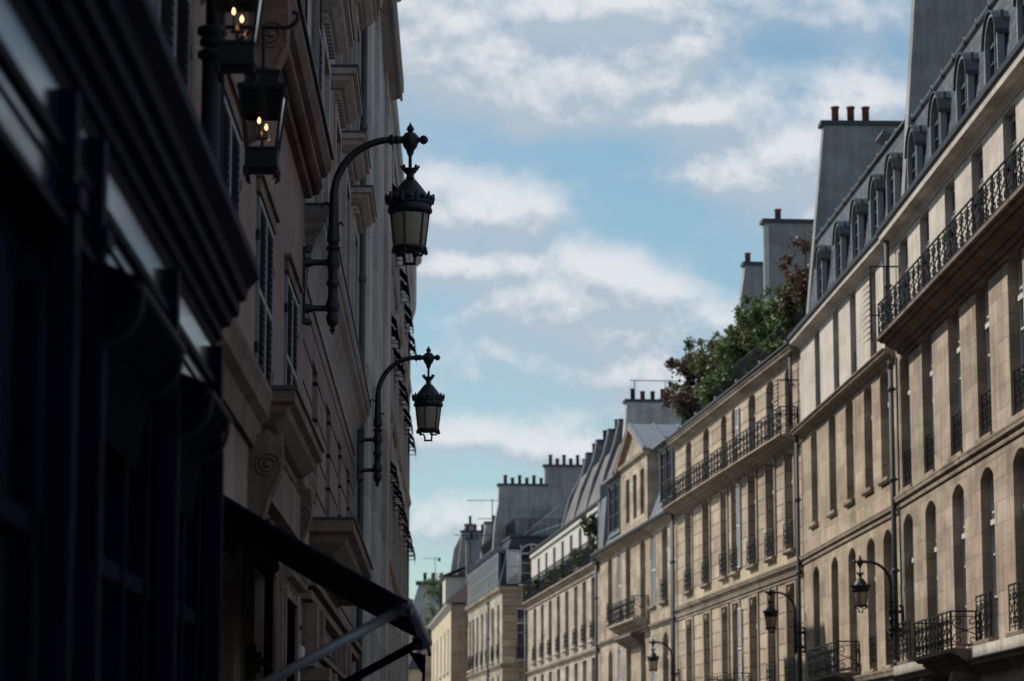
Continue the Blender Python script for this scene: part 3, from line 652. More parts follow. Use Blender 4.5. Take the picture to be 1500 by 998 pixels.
# end wall: local x=0 plane, facing the camera
E_ = link('end_wall', None, H); E_.rotation_euler = (0, 0, pi/2); E_.location = (0, -9, 0)
mb = MB(); wall_front(mb, 0, 9, 0, 12.0, [(7.72, 1.0, 4.4, 6.9, 0), (7.72, 1.0, 8.0, 11.0, 0)], .25, 0.0); mb.build('grooved_wall', M['stoneC'], E_)
for a, bb in ((4.4, 6.9), (8.0, 11.0)): window(E_, 7.72, 1.0, a, bb, 0, .12, 'frame', 'pane_blue', 3)
guard(E_, 1.0, .8, (7.72, .03, 8.02)); sill(E_, 7.72, 1.0, 8.0, 'trim', .12)
for c in c6: window(H, c, W, 4.3, 7.3, .3, .24); window(H, c, W, 8.1, 11.2, 0, .24); guard(wl, W, .85, (c, .03, 8.12)); sill(H, c, W, 8.1, 'band', .16)
mb = MB(); cornice(mb, -.2, L, 11.75, 12.12, .24); mb.build('cornice', M['trim'], H)
mb = MB(); cornice(mb, 0, 9.2, 11.75, 12.115, .22); mb.build('cornice', M['trim'], E_)
mb = MB(); cornice(mb, -.1, L, 7.6, 7.85, .16); mb.build('string_course', M['trim'], H)
mb = MB(); cornice(mb, 0, 9.1, 7.6, 7.845, .15); mb.build('string_course', M['trim'], E_)
mb = MB(); mb.v = [(-.2,.2,12.1), (L,.2,12.1), (L,-9,12.1), (-.2,-9,12.1), (.45,-.55,14.95), (L,-.55,14.95), (L,-9,14.95), (.45,-9,14.95)]; mb.f = [(0,1,5,4), (1,2,6,5), (2,3,7,6), (3,0,4,7), (4,5,6,7)]
rf = mb.build('roof', M['slate_dark'], H)
mb = MB(); mb.tube([(.45,-.55,14.97), (L,-.55,14.97)], .1, 6); mb.tube([(.45,-.55,14.97), (.45,-9,14.97)], .1, 6); mb.build('ridge_roll', M['zinc_dark'], rf)
mb = MB(); mb.sweep([(-1.2,15.0), (-3.6,17.0), (-8.5,17.0), (-8.5,15.0)], 2.2, L); u = mb.build('upper_roof', M['grey'], H)
mb = MB(); mb.v = [(.9,-1.4,15.0), (.9,-8.8,15.0), (2.3,-8.6,17.6), (2.3,-3.8,16.0)]; mb.f = [(0,1,2,3)]; mb.build('sloping_roof', M['zinc'], u)
mb = MB()
for i in range(7): mb.tube([(.88,-1.8-i*1.1,15.02), (2.28,-4.0-i*.75,16.1+i*.24)], .05, 5)
mb.build('standing_seams', M['lead'], u)
r = MB(); scroll_run(r, (.6, -.75), (L-1, -.75), 15.0, 1.0, .8, .02, False); scroll_run(r, (.6, -.75), (.6, -4.2), 15.0, 1.0, .8, .02, False); r.build('terrace_railing', M['iron'], H)
for i, s in enumerate((1.6, 4.2, 6.8, 9.4, 12.0, 14.6, 17.2)):
    d = dormer(H, s, .12, 12.25, .80, 2.05, .25, -.8, ('lead','zinc_dark','slate_dark'), 'frame')
    f = MB(); louvre_leaf(f, -.22, .22, -.02, .02, 0, 1.75); f.build('shutter', M['shutter'], d, False, (-.66, .06, .05))
    f = MB(); louvre_leaf(f, -.22, .22, -.02, .02, 0, 1.75); f.build('shutter', M['shutter'], d, False, (.66, .06, .05))
d = dormer(E_, 7.35, .14, 12.25, 1.25, 2.2, .45, -.9, ('frame','zinc_dark','slate_dark'), 'frame')
f = MB(); louvre_leaf(f, -.33, .33, -.02, .02, 0, 1.85); f.build('shutter', M['shutter'], d, False, (1.08, .06, .05))
chimney(H, 5.0, 5.6, [(.0,14.6), (-.12,16.2), (-.34,17.3), (-.36,18.35), (-3.15,18.35), (-3.15,14.6)], 'grey', True, [(5.3, -.75-.42*k, 't' if k in (0,1,3,4,6) else 's', .55 if k%2 else .75) for k in range(6)])
chimney(H, 5.05, 5.55, [(-3.16,14.9), (-3.05,19.5), (-5.9,19.5), (-5.9,14.9)], 'grey', True, [(5.3, -3.4-.4*k, 't' if k in (0,1,3,5,6) else 's', .55 if k%2 else .85) for k in range(7)])
chimney(H, L-1.2, L-.6, [(-.6,14.5), (-1.0,17.4), (-4.5,17.4), (-4.5,14.5)], 'grey', True, [(L-.9, -1.5-.5*k, 't', .6) for k in range(5)])
downpipe(H, 6.2, .16, 2, 11.5, .07)

# ------------------------------------------------------------------ house 7 (cream) and what closes the street
P0 = (-.87, 173.5); P1 = (-2.4, 200.); rz, L = frame_of(P0, P1)
H = thing('townhouse', 'small cream house with brown hipped roof and plain end wall, far down the street', 'house', (*P0, 0), rz)
c7 = (3.0, 7.5, 12.5, 18.0, 23.0); mb = MB(); ops = []
for c in c7: ops += [(c, 1.2, 4.4, 7.2, 0), (c, 1.2, 8.2, 11.0, 0)]
wall_front(mb, 0, L, 0, 12.4, ops, .28); mb.quad((L,0,0), (L,-8,0), (L,-8,12.4), (L,0,12.4)); mb.build('wall', M['cream'], H)
mb = MB(); mb.quad((0,0,0), (0,-8,0), (0,-8,12.4), (0,0,12.4)); mb.build('end_wall', M['stoneB'], H)
for c in c7: window(H, c, 1.2, 4.4, 7.2, 0, .2); window(H, c, 1.2, 8.2, 11.0, 0, .2); sill(H, c, 1.2, 8.2, 'band', .14)
mb = MB(); cornice(mb, -.2, L, 12.1, 12.5, .35); mb.build('cornice', M['white'], H)
mb = MB(); mb.v = [(-.3,.4,12.5), (L,.4,12.5), (L,-8,12.5), (-.3,-8,12.5), (3,-3,15.4), (L,-3,15.4)]; mb.f = [(0,1,5,4), (1,2,5), (2,3,4,5), (3,0,4)]
rf = mb.build('roof', M['rust_roof'], H)
mb = MB(); mb.box(5.2, 8.6, -2.2, .1, 12.5, 14.5); d = mb.build('attic_box', M['white'], H)
mb = MB(); mb.box(5.0, 8.8, -2.3, .25, 14.5, 14.62); mb.v += [(5.0,.25,14.62), (8.8,.25,14.62), (8.8,-3,15.9), (5.0,-3,15.9)]; n = len(mb.v); mb.f.append((n-4,n-3,n-2,n-1)); mb.build('attic_roof', M['rust_roof'], d)
chimney(H, 9, 9.6, [(-.8,14), (-1.2,17.8), (-3.2,17.8), (-3.2,14)], 'grey', True, [(9.3, -1.6-.5*k, 't', .6) for k in range(3)])
chimney(H, 13, 13.7, [(-.3,13), (-.9,17.0), (-1.7,18.6), (-2.3,18.6), (-2.3,13)], 'grey', True, [(13.3, -2.0, 's', .8)])
chimney(H, 4.0, 4.5, [(-1.2,14), (-1.2,16.9), (-1.9,16.9), (-1.9,14)], 'grey', True, [(4.25, -1.55, 's', .6)])

def far_house(x0, x1, y0, y1, h, m, label, wins, roof_m='slate_dark', name='townhouse', crown=2.2):
    r = thing(name, label, 'house', (x0, y0, 0)); w = x1-x0
    mb = MB(); D = y1-y0
    mb.quad((0,0,0), (w,0,0), (w,0,h), (0,0,h)); mb.quad((w,0,0), (w,D,0), (w,D,h), (w,0,h)); mb.quad((0,D,0), (w,D,0), (w,D,h), (0,D,h)); 
    q = link('front', None, r); q.rotation_euler = (0,0,pi/2); q.location = (0,0,0)
    ops = []
    n = max(2, int(D/3.2))
    for i in range(n):
        for z in wins: ops.append(((i+.5)*D/n, 1.15, z, z+2.6, 0))
    f = MB(); wall_front(f, 0, D, 0, h, ops, .28); f.build('front_wall', M[m], q)
    for o in ops: window(q, o[0], 1.15, o[2], o[3], 0, .2); guard(q, 1.15, .8, (o[0], .03, o[2]+.02), False)
    mb.build('wall', M[m], r)
    k = MB(); cornice(k, -.1, D+.1, h-.4, h, .35); k.build('cornice', M['trim'], q)
    mb = MB(); mb.v = [(-.2,-.2,h), (w+.2,-.2,h), (w+.2,D,h), (-.2,D,h), (1.0,.9,h+crown), (w-1.2,.9,h+crown), (w-1.2,D-.5,h+crown), (1.0,D-.5,h+crown)]; mb.f = [(0,1,5,4), (1,2,6,5), (2,3,7,6), (3,0,4,7), (4,5,6,7)]
    mb.build('roof', M[roof_m], r); return r
r = far_house(-3.0, 6, 201., 226., 11.2, 'stoneD', 'narrow beige house with dark slate roof just beyond the cream house', (4.3, 7.8))
r = far_house(-4.6, 5, 228., 262., 10.4, 'cream', 'pale yellowish house low in the gap at the end of the street', (4.0, 7.2))
mb = MB(); mb.box(0, 1.5, -.02, .6, 7.0, 7.15)
r = thing('gable_house', 'grey gable wall crowned by chimney pots, closing the far end of the street', 'house', (-9.5, 268, 0))
mb = MB(); mb.ext([(0,0), (13.5,0), (13.5,19.5), (11.0,20.4), (5.0,20.2), (4.2,17.5), (3.6,13.0), (0,12.5)], lambda p, t: (p[0], t, p[1]), 0, 10); mb.build('gable_wall', M['greyl'], r)
mb = MB(); mb.box(4.7, 12.5, -.2, .9, 20.15, 20.5); cp_ = mb.build('coping', M['zinc_dark'], r)
for k in range(8):
    q = MB(); q.lathe([(.16,0), (.17,.7), (.2,.75), (.2,.85), (.1,.85)], (0,0,0), 8); q.build('chimney_pot', M['terracotta' if k%3 else 'sootpot'], cp_, True, (5.6+k*.8, .35, 20.5))
mb = MB(); mb.ext([(6.2,0), (10.5,0), (10.5,18), (7.0,18)], lambda p, t: (p[0], t, p[1]), -1.2, -.05); mb.build('chimney_breast', M['grey'], r)
mb = MB(); mb.ext([(6.0,4), (6.25,4), (7.05,18.1), (6.8,18.1)], lambda p, t: (p[0], t, p[1]), -1.4, -1.1); mb.build('wall_coping', M['white'], r)
# ------------------------------------------------------------------ left side (in shade): local x runs back towards the camera, y out to the street
def leftroot(name, label, cat, X, Yf, Xn=None, Yn=None):
    rz = -pi/2 if Xn is None else atan2(Yn-Yf, Xn-X)
    return thing(name, label, cat, (X, Yf, 0), rz)
# ---- shuttered house nearest on the left
YF = 24.45; A = lambda Y: YF-Y
H = leftroot('townhouse', 'dark stone house on the left with louvred shutters and rope moulding', 'house', -1.47, YF)
L = 24.0
ent = [(A(y), 1.45, 4.36, 5.68, 0) for y in (22.6, 19.55, 16.45, 13.2, 9.8)]
dr = [(A(16.6), 1.85, 0, 2.88, 0), (A(19.35), 2.1, 0, 3.12, 0), (A(22.35), 1.45, 0, 3.05, 0)]
up = [(A(y), 1.1, 7.5, 10.2, 0) for y in (22.3, 18.9, 15.6, 12.4)]
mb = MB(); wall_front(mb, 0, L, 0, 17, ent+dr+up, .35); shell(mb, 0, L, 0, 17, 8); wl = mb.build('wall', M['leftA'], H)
for o in ent:
    shutters(H, o[0], 1.43, o[2], o[3], .004, 'shutter_left')
    k = MB(); k.box(o[0]-.80, o[0]+.80, -.01, .035, 5.70, 5.80); k.box(o[0]-.83, o[0]+.83, -.01, .06, 5.80, 5.835); k.build('window_head', M['lefttrim'], H)
    for s in (-1, 1):
        for z in (4.6, 5.4): k = MB(); k.box(-.016, .016, -.01, .028, -.035, .035); k.box(-.04, -.0161, .022, .028, -.012, .012); k.build('hinge', M['iron'], H, False, (o[0]+s*.75, 0, z))
for o in up:
    window(H, o[0], 1.1, 7.5, 10.2, 0, .25, 'framed'); shutters(H, o[0], 1.1, 7.5, 10.2, .05, 'shutter_left', True)
    k = MB(); cornice(k, o[0]-.9, o[0]+.9, 10.3, 10.6, .22); k.build('window_head', M['lefttrim'], H)
for o, nm in zip(dr, ('shop_door', 'door', 'door')):
    d = MB(); x, w, h = o[0], o[1], o[3]; d.box(x-w/2, x+w/2, -.34, -.29, 0, h)
    for s in (-1, 1):
        for z0, z1 in ((.2, 1.0), (1.15, h-.25)): d.box(x+s*w/4-w*.18, x+s*w/4+w*.18, -.29, -.27, z0, z1)
    d.box(x-.02, x+.02, -.29, -.255, 0, h); d.build(nm, M['shop_matt'], H)
mb = MB()                                                            # moulded door frames
for o in dr[1:]:
    x, w, h = o[0], o[1], o[3]
    for k, (a, p) in enumerate(((.06,.07), (.15,.045), (.24,.02))):
        for s in (-1, 1): mb.box(min(x+s*w/2, x+s*(w/2+a)), max(x+s*w/2, x+s*(w/2+a)), -.02, p, 0, h+a)
        mb.box(x-w/2, x+w/2, -.02, p+.002, h, h+a)
mb.build('door_frame', M['lefttrim'], H)
mb = MB(); cornice(mb, A(23.3), A(21.4), 3.10, 3.28, .16); mb.build('door_head', M['lefttrim'], H)
mb = MB(); cornice(mb, 0, A(11.5), 3.86, 4.25, .15); mb.build('ground_cornice', M['lefttrim'], H)
mb = MB(); mcornice(mb, A(22.0), A(18.9), 3.88, 4.27, .30); mb.box(A(22.05), A(18.8), -.01, .14, 3.52, 3.88); hd = mb.build('door_hood', M['lefttrim'], H)
mb = MB(); mb.box(A(22.32), A(18.58), -.01, .32, 4.272, 4.30); mb.build('flashing', M['zinc_dark'], hd)
def console(xc, z1, h, d, m, par, w=.16):
    k = MB(); pr = [(-.02,z1), (d,z1), (d*1.05,z1-.16*h), (d*.98,z1-.34*h), (d*.70,z1-.52*h), (d*.48,z1-.72*h), (d*.42,z1-.92*h), (-.02,z1-h)]
    k.sweep(pr, xc-w/2, xc+w/2)
    for s in (-1, 1):
        k.tube([(xc+s*(w/2+.002), d*.58+a, z1-.27*h+c) for a, c in spiral(0, 0, d*.42, 2.4, -.4, 1, 30)], .014, 5)
        k.lathe([(.03,-.01), (.03,.01)], (xc+s*w/2, d*.58, z1-.27*h), 8)
        k.tube([(xc+s*(w/2+.002), d*.95, z1-.35*h), (xc+s*(w/2+.002), d*.62, z1-.56*h), (xc+s*(w/2+.002), d*.38, z1-.8*h), (xc+s*(w/2+.002), .06, z1-.95*h)], .012, 5)
    for q in range(4): k.tube([(xc-w/2-.006, .05+.045*q, z1-.62*h-.05*q), (xc-w/2-.012, .10+.03*q, z1-.66*h-.05*q)], .02, 5)
    return k.build('console', M[m], par)
console(A(18.55), 3.95, .78, .22, 'lefttrim', H); console(A(22.15), 3.95, .78, .22, 'lefttrim', H)
mb = MB(); mb.sweep([(-.02,6.85), (.06,6.86), (.09,6.92), (.09,7.02), (.20,7.06), (.24,7.14), (.24,7.20), (-.02,7.22)], 0, L); sc = mb.build('string_course', M['lefttrim'], H)
mb = MB(); mb.box(-.02, L, -.01, .265, 7.222, 7.25); mb.build('flashing', M['zinc_dark'], sc)
mb = MB()
for i in range(118):
    x = .08+i*.108; mb.tube([(x-.12,.075,6.90), (x-.07,.11,6.915), (x+.0,.138,6.955), (x+.07,.132,7.0), (x+.11,.10,7.025)], [.010,.027,.031,.027,.010], 6)
mb.build('rope_moulding', M['lefttrim'], sc, True)
console(A(18.0), 6.86, 1.0, .26, 'lefttrim', H, .2); console(A(14.6), 6.86, 1.0, .26, 'lefttrim', H, .2)
mb = MB(); cornice(mb, 0, L, 13.4, 14.0, .5); mb.build('cornice', M['lefttrim'], H)
k = MB(); k.tube([(A(14.2),.11,3.9), (A(14.2),.11,5.45)], .052, 12)
for z, r in ((5.45,.075), (5.52,.066), (5.58,.08)): k.lathe([(r*.8,-.02), (r,-.01), (r,.02), (r*.8,.03)], (A(14.2),.11,z), 12)
k.tube([(A(14.2),.11,5.6), (A(14.2),.11,13.3)], .036, 10); k.build('downpipe', M['iron'], H, True)
k = MB(); k.tube([(A(15.4),.05,4.3), (A(15.4),.05,6.8)], .022, 6); k.build('conduit', M['iron'], H)

# ---- grooved house with hooded windows
Yf, Yn = 38.4, 24.46
H = leftroot('townhouse', 'dark grooved stone house with hooded windows behind the largest street lamp on the left', 'house', -1.56, Yf, -1.47, Yn)
L = hypot(.09, Yf-Yn); B = lambda Y: Yf-Y
e2 = [(B(y), 1.05, 4.3, 5.65, 0) for y in (26.75, 29.85, 33.1, 35.95)]
w2 = [(B(y), 1.15, 7.05, 8.85, 0) for y in (27.1, 30.2, 33.3, 36.4)]; w3 = [(B(y), 1.15, 9.95, 11.75, 0) for y in (27.1, 30.2, 33.3, 36.4)]
pd = (B(29.2), 4.4, 0, 3.1, .5)
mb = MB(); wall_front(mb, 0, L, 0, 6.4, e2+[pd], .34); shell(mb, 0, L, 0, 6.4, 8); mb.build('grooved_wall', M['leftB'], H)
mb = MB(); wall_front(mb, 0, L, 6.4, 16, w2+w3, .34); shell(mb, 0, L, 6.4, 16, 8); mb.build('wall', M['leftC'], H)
for o in e2+w2+w3: window(H, o[0], o[1], o[2], o[3], 0, .28, 'framed')
for o in w2+w3:
    x, w, a, b_, _ = o
    k = MB()
    for s in (-1, 1):
        k.box(x+s*(w/2+.12)-.12, x+s*(w/2+.12)+.12, -.01, .07, a-.25, b_+.02); k.box(x+s*(w/2+.30)-.05, x+s*(w/2+.30)+.05, -.01, .035, a-.25, b_+.25)
    k.box(x-w/2-.24, x+w/2+.24, -.01, .072, b_+.02, b_+.16); k.box(x-w/2-.28, x+w/2+.28, -.01, .05, b_+.16, b_+.28); s_ = k.build('window_surround', M['leftC'], H)
    k = MB(); mcornice(k, x-.70, x+.70, b_+.16, b_+.50, .30)
    for q in range(10): k.box(x-.66+q*.145, x-.58+q*.145, .05, .125, b_+.20, b_+.255)
    k.build('window_hood', M['leftC'], s_)
    k = MB(); k.box(x-1.015, x+1.015, -.01, .315, b_+.502, b_+.525); k.build('flashing', M['zinc_dark'], s_)
mb = MB(); mcornice(mb, .24, L-.24, 6.10, 6.80, .22, 0., [(.02,0), (.03,.2), (.06,.42), (.11,.62), (.17,.72), (.18,.80), (.20,.82), (.22,.9), (.22,1)]); sc = mb.build('string_course', M['leftC'], H)
mb = MB(); mb.box(0, L-.01, -.01, .235, 6.802, 6.825); mb.build('flashing', M['zinc_dark'], sc)
k = MB(); mcornice(k, B(31.9), B(26.35), 3.5, 4.06, .42)
for q in range(38): k.box(B(31.85)+q*.145, B(31.85)+q*.145+.08, .05, .26, 3.60, 3.70)
hd = k.build('portal_hood', M['lefttrim'], H); k = MB(); k.box(B(32.34), B(25.91), -.01, .44, 4.062, 4.085); k.build('flashing', M['zinc_dark'], hd)
k = MB()
for i, (a, p) in enumerate(((.0,.05), (.16,.10), (.34,.06))):
    for s in (-1, 1): k.box(pd[0]+s*(2.25+a)-.08, pd[0]+s*(2.25+a)+.08, -.01, p, 0, 3.2)
for z, d, p in ((2.62,.07,.13), (2.72,.05,.17), (3.22,.08,.10), (3.34,.06,.14)): k.box(0.2, L-.1, -.01, p, z, z+d)
for Y in (25.0, 26.3, 32.2, 33.6):
    k.box(B(Y)-.22, B(Y)+.22, -.01, .16, 0, 2.3); k.box(B(Y)-.27, B(Y)+.27, -.01, .22, 2.3, 2.38); k.box(B(Y)-.24, B(Y)+.24, -.01, .18, 2.38, 2.5); k.box(B(Y)-.31, B(Y)+.31, -.01, .26, 2.5, 2.61)
    k.box(B(Y)-.2, B(Y)+.2, -.01, .14, 2.78, 3.2)
k.build('portal', M['lefttrim'], H)
d = MB(); d.box(pd[0]-2.2, pd[0]+2.2, -.34, -.29, 0, 3.1); d.build('door', M['shop_matt'], H)
k = MB(); k.tube([(B(38.05),.10,0), (B(38.05),.10,13.0)], .045, 12)
for z in (2, 4.2, 6.4, 8.6, 10.8): k.lathe([(.045,-.05), (.058,-.04), (.058,.04), (.045,.05)], (B(38.05),.10,z), 12)
k.build('downpipe', M['pipe'], H, True)
mb = MB(); cornice(mb, 0, L, 12.3, 12.9, .4); mb.build('cornice', M['leftC'], H)
k = MB(); louvre_leaf(k, 0, .72, -.02, .02, 0, 2.5); k.build('shutter', M['shutter_left'], H, False, (B(25.95), .055, 7.45))

# ---- plain pilaster house
Yf = 50.2; C = lambda Y: Yf-Y
H = leftroot('townhouse', 'plain grey stone house with broad flat pilasters and a deep slab cornice, on the left', 'house', -1.50, Yf)
L = Yf-38.45
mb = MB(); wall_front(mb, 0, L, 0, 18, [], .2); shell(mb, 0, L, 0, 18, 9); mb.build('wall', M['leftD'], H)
for a, b_, p in ((39.4,41.5,.05), (41.9,43.7,.09), (44.6,46.6,.05), (47.2,49.9,.10)):
    k = MB(); k.box(C(b_), C(a), -.01, p, 0, 14.1); k.box(C(b_)+.2, C(a)-.2, p-.01, p+.03, .5, 13.6); k.build('pilaster', M['leftD'], H)
k = MB(); k.sweep([(-.02,14.05), (.27,14.12), (.29,14.2), (.34,14.24), (.34,14.45), (-.02,14.5)], .6, L); c_ = k.build('cornice', M['leftD'], H)
k = MB()
for q in range(90): k.box(.62+q*.12, .62+q*.12+.07, .275, .318, 14.07, 14.17)
k.build('bead_row', M['leftD'], c_)
k = MB(); cornice(k, 0, L, 15.9, 16.4, .33); k.build('cornice', M['leftD'], H)

# ---- long house with window blinds
Yf = 78.; D_ = lambda Y: Yf-Y
H = leftroot('townhouse', 'tall grey house on the left bristling with small black window blinds', 'house', -1.62, Yf)
L = Yf-50.22; ys = [y+d for y in (55.7, 60.65, 65.65, 70.6, 75.3) for d in (0, 1.75)]
ops = [(D_(y), 1.1, z-2.0, z, 0) for y in ys for z in (5.1, 8.1, 11.1, 13.85)]
mb = MB(); wall_front(mb, 0, L, 0, 15.6, ops, .25); shell(mb, 0, L, 0, 15.6, 9); mb.build('wall', M['leftD'], H)
bl = MB(); P = [(.0,.06), (.22,-.22), (.225,-.33), (.215,-.33), (.205,-.225), (.0,.03)]
bl.sweep(P, -.58, .58)
for s in (-1, 1):
    bl.tube([(s*.56,-.05,-.36), (s*.56,.215,-.33)], .012, 5); bl.tube([(s*.5,.21,-.33), (s*.5,.212,-.50)], .007, 4); bl.tube([(s*.56,-.05,-.2), (s*.56,.215,-.24)], .012, 5)
bl.tube([(-.58,.215,-.335), (.58,.215,-.335)], .013, 5); BLM = bl.mesh('window_blind', M['canvas_black'])
for o in ops:
    w = window(H, o[0], 1.1, o[2], o[3], 0, .18, 'framed')
    if o[3] > 6: link('window_blind', BLM, w, (0, 0, 1.96))
for z in (5.9, 9.2, 12.45): k = MB(); cornice(k, 0, L, z, z+.16, .09); k.build('string_course', M['leftD'], H)
for y in (53.8, 58.9, 63.9, 68.9, 73.9, 77.6): k = MB(); k.box(D_(y)-.35, D_(y)+.35, -.01, .035, 0, 15.2); k.build('pilaster', M['leftD'], H)
k = MB(); cornice(k, 0, L, 15.2, 15.75, .16); k.build('cornice', M['leftD'], H)

# ---- last house on the left, with a corbelled bay under its cornice
Yf = 86.; F_ = lambda Y: Yf-Y
H = leftroot('townhouse', 'far left house showing only a small corbelled bay with a flat cornice against the sky', 'house', -1.75, Yf)
mb = MB(); wall_front(mb, 0, 7.8, 0, 16.9, [], .2); shell(mb, 0, 7.8, 0, 16.9, 8); mb.build('wall', M['leftD'], H)
k = MB(); k.sweep([(-.02,15.2), (.03,15.2), (.22,15.75), (.24,16.0), (.24,17.2), (-.5,17.2), (-.5,15.2)], 3.2, 6.8); b_ = k.build('bay', M['leftD'], H)
k = MB(); k.sweep([(-.55,17.2), (.26,17.2), (.38,17.3), (.40,17.42), (-.55,17.42)], 3.0, 7.0); k.build('cornice', M['leftD'], b_)

# ------------------------------------------------------------------ dark shopfront
YS = 12.4; Q = lambda Y: YS-Y
H = leftroot('shopfront', 'near black lacquered shopfront with heavy cornice and mirror-like fascia, far left foreground', 'shopfront', -1.15, YS)
L = 9.4
mb = MB(); mb.sweep([(-.32,3.575), (.0,3.575), (.012,3.62), (.035,3.63), (.035,3.68), (.07,3.69), (.08,3.73), (.11,3.74), (.11,3.80), (.14,3.81), (.15,3.86), (.20,3.91), (.20,3.96), (-.32,4.0)], 0, L); co = mb.build('cornice', M['shop'], H)
mb = MB(); mb.box(.02, L, -.3, -.002, 3.20, 3.575); mb.build('fascia', M['shop_gloss'], H)
mb = MB(); mb.box(0, L, -.01, .016, 3.395, 3.43); mb.box(0, L, -.01, .006, 3.325, 3.335); mb.box(0, L, -.02, .03, 3.175, 3.205); mb.build('fascia_rail', M['shop'], H)
for Y in (5.5, 7.62, 8.22, 10.4, 12.32):
    k = MB(); x = Q(Y); k.box(x-.055, x+.055, -.02, .05, 0, 3.24); k.box(x-.075, x+.075, -.02, .065, 3.24, 3.30); k.box(x-.05, x+.05, -.02, .045, 3.30, 3.58)
    k.box(x-.03, x+.03, .049, .056, .4, 3.1); p = k.build('pilaster', M['shop'], H)
    k = MB(); 
    for q in range(5): k.tube([(x-.10-.03*q,.006,3.30), (x-.10-.03*q,.006,3.54)], .012, 6)
    k.build('fluting', M['shop_gloss'], p, True)
mb = MB(); mb.box(.03, L, -.3, -.06, 0, .6); mb.box(.03, L, -.3, -.1, 3.0, 3.22)
for i in range(14): mb.box(.3+i*.66, .36+i*.66, -.12, -.02, .6, 3.0)
mb.box(.03, L, -.13, -.03, 2.30, 2.36); mb.build('joinery', M['shop_matt'], H)
mb = MB(); mb.quad((.03,-.09,.6), (L,-.09,.6), (L,-.09,3.0), (.03,-.09,3.0)); mb.build('pane', M['pane'], H)
mb = MB(); mb.box(0, .04, -.32, -.02, 0, 3.6); mb.build('end_panel', M['shop_matt'], H)
def drop_awning(Ya, Yb, label):
    r = leftroot('drop_awning', label, 'awning', -1.12, Yb); w = Yb-Ya
    k = MB(); k.sweep([(-.02,3.20), (.0,3.205), (.13,3.15), (.135,3.10), (.12,3.08), (.02,2.95), (-.02,2.7)], 0, w); k.build('canopy', M['canvas_black'], r)
    k = MB(); k.tube([(-.02,.13,3.12), (w+.02,.13,3.12)], .016, 8)
    for x in (.04, w-.04): k.tube([(x,.13,3.11)]+[(x,.13*cos(a)+.0,3.08-.14*sin(a)) for a in [i*pi/2/8 for i in range(9)]]+[(x,-.02,2.93)], .011, 6)
    k.build('arm', M['iron'], r); 
    return tag(r, None, None, 'folded black shop awnings')
drop_awning(8.2, 9.45, 'folded black canvas awning on the dark shopfront, the nearer and larger of two')
drop_awning(10.5, 11.35, 'folded black canvas awning at the far end of the dark shopfront, the smaller of two')

# ------------------------------------------------------------------ navy awning over the stone shop door
r = thing('shop_awning', 'navy canvas awning sloping out over the pavement on grey metal arms', 'awning', (-1.47, 17.1, 3.25))
o0 = (-1.47, 17.1, 3.25)
def rel(x, y, z): return (x-o0[0], y-o0[1], z-o0[2])
k = MB(); nA, nB = 8, 6
def aw(u, v, dz=0):
    y = 15.2+4.6*u; xf = -.315+.055*u; x = -1.40+(xf+1.40)*v; z = 3.235-.625*v-.012*sin(pi*u)*v-.012*sin(pi*v)+.006*sin(u*31)*sin(pi*v)
    return rel(x, y, z+dz)
for dz in (0, -.02):
    for i in range(nA):
        for j in range(nB): k.quad(aw(i/nA,j/nB,dz), aw((i+1)/nA,j/nB,dz), aw((i+1)/nA,(j+1)/nB,dz), aw(i/nA,(j+1)/nB,dz))
for u in (0, 1):
    for j in range(nB): k.quad(aw(u,j/nB,0), aw(u,(j+1)/nB,0), aw(u,(j+1)/nB,-.02), aw(u,j/nB,-.02))
k.build('canvas', M['canvas'], r)
k = MB()
for i in range(10):
    def vp(u, t): 
        p = aw(u, 1); return (p[0]+.012*sin(u*19)*t+.02*t, p[1], p[2]-(.115+.012*sin(u*23))*t)
    k.quad(vp(i/10,0), vp((i+1)/10,0), vp((i+1)/10,1), vp(i/10,1))
k.build('valance', M['canvas'], r)
k = MB(); k.tube([aw(0,1,-.012), aw(1,1,-.012)], .028, 10); k.build('front_bar', M['alu'], r, True)
k = MB(); k.tube([rel(-1.40,15.15,3.15), rel(-1.40,19.85,3.15)], .06, 12); k.build('roller', M['canvas'], r, True)
for Y, mm in ((15.35, 'alu'), (19.6, 'shop_matt')):
    k = MB(); k.tube([rel(-.33,Y,2.585), rel(-1.46,Y,1.97)], .031, 12); a = k.build('arm', M[mm], r, True)
    k = MB(); k.lathe([(.02,-.05), (.045,-.04), (.045,.04), (.02,.05)], rel(-.33,Y,2.585), 10); k.build('knuckle', M['alu'], a, True)
    k = MB(); k.box(*[c for c in (rel(-1.49,0,0)[0], rel(-1.44,0,0)[0], rel(0,Y-.05,0)[1], rel(0,Y+.05,0)[1], rel(0,0,1.85)[2], rel(0,0,2.08)[2])]); k.build('wall_bracket', M['iron'], a)
k = MB(); k.tube([rel(-.28,19.4,2.5), rel(-.29,19.4,2.3), rel(-.27,19.4,2.1)], [.008,.014,.008], 6)
k.poly([rel(-.40,19.4,2.52), rel(-.29,19.42,2.50), rel(-.285,19.4,2.34)]); k.build('pull_cord', M['canvas'], r)
r = leftroot('shop_sign', 'stone coloured sign panel with tall dark letters above the shop door under the awning', 'sign', -1.47, 17.58)
k = MB(); k.box(0, 1.88, .002, .035, 2.885, 3.20); k.build('panel', M['sign'], r)
fc = bpy.data.curves.new('lettering', 'FONT'); fc.body = 'SALMON'; fc.size = .30; fc.extrude = .004; fc.materials.append(M['letter']); fc.space_character = 1.12
t_ = link('lettering', fc, r, (.16, .039, 2.97)); t_.rotation_euler = (radians(90), 0, radians(180)); t_.location.x = 1.72
bpy.context.view_layer.update()
t_m = bpy.data.meshes.new_from_object(t_.evaluated_get(bpy.context.evaluated_depsgraph_get())); t_m.name = 'lettering'
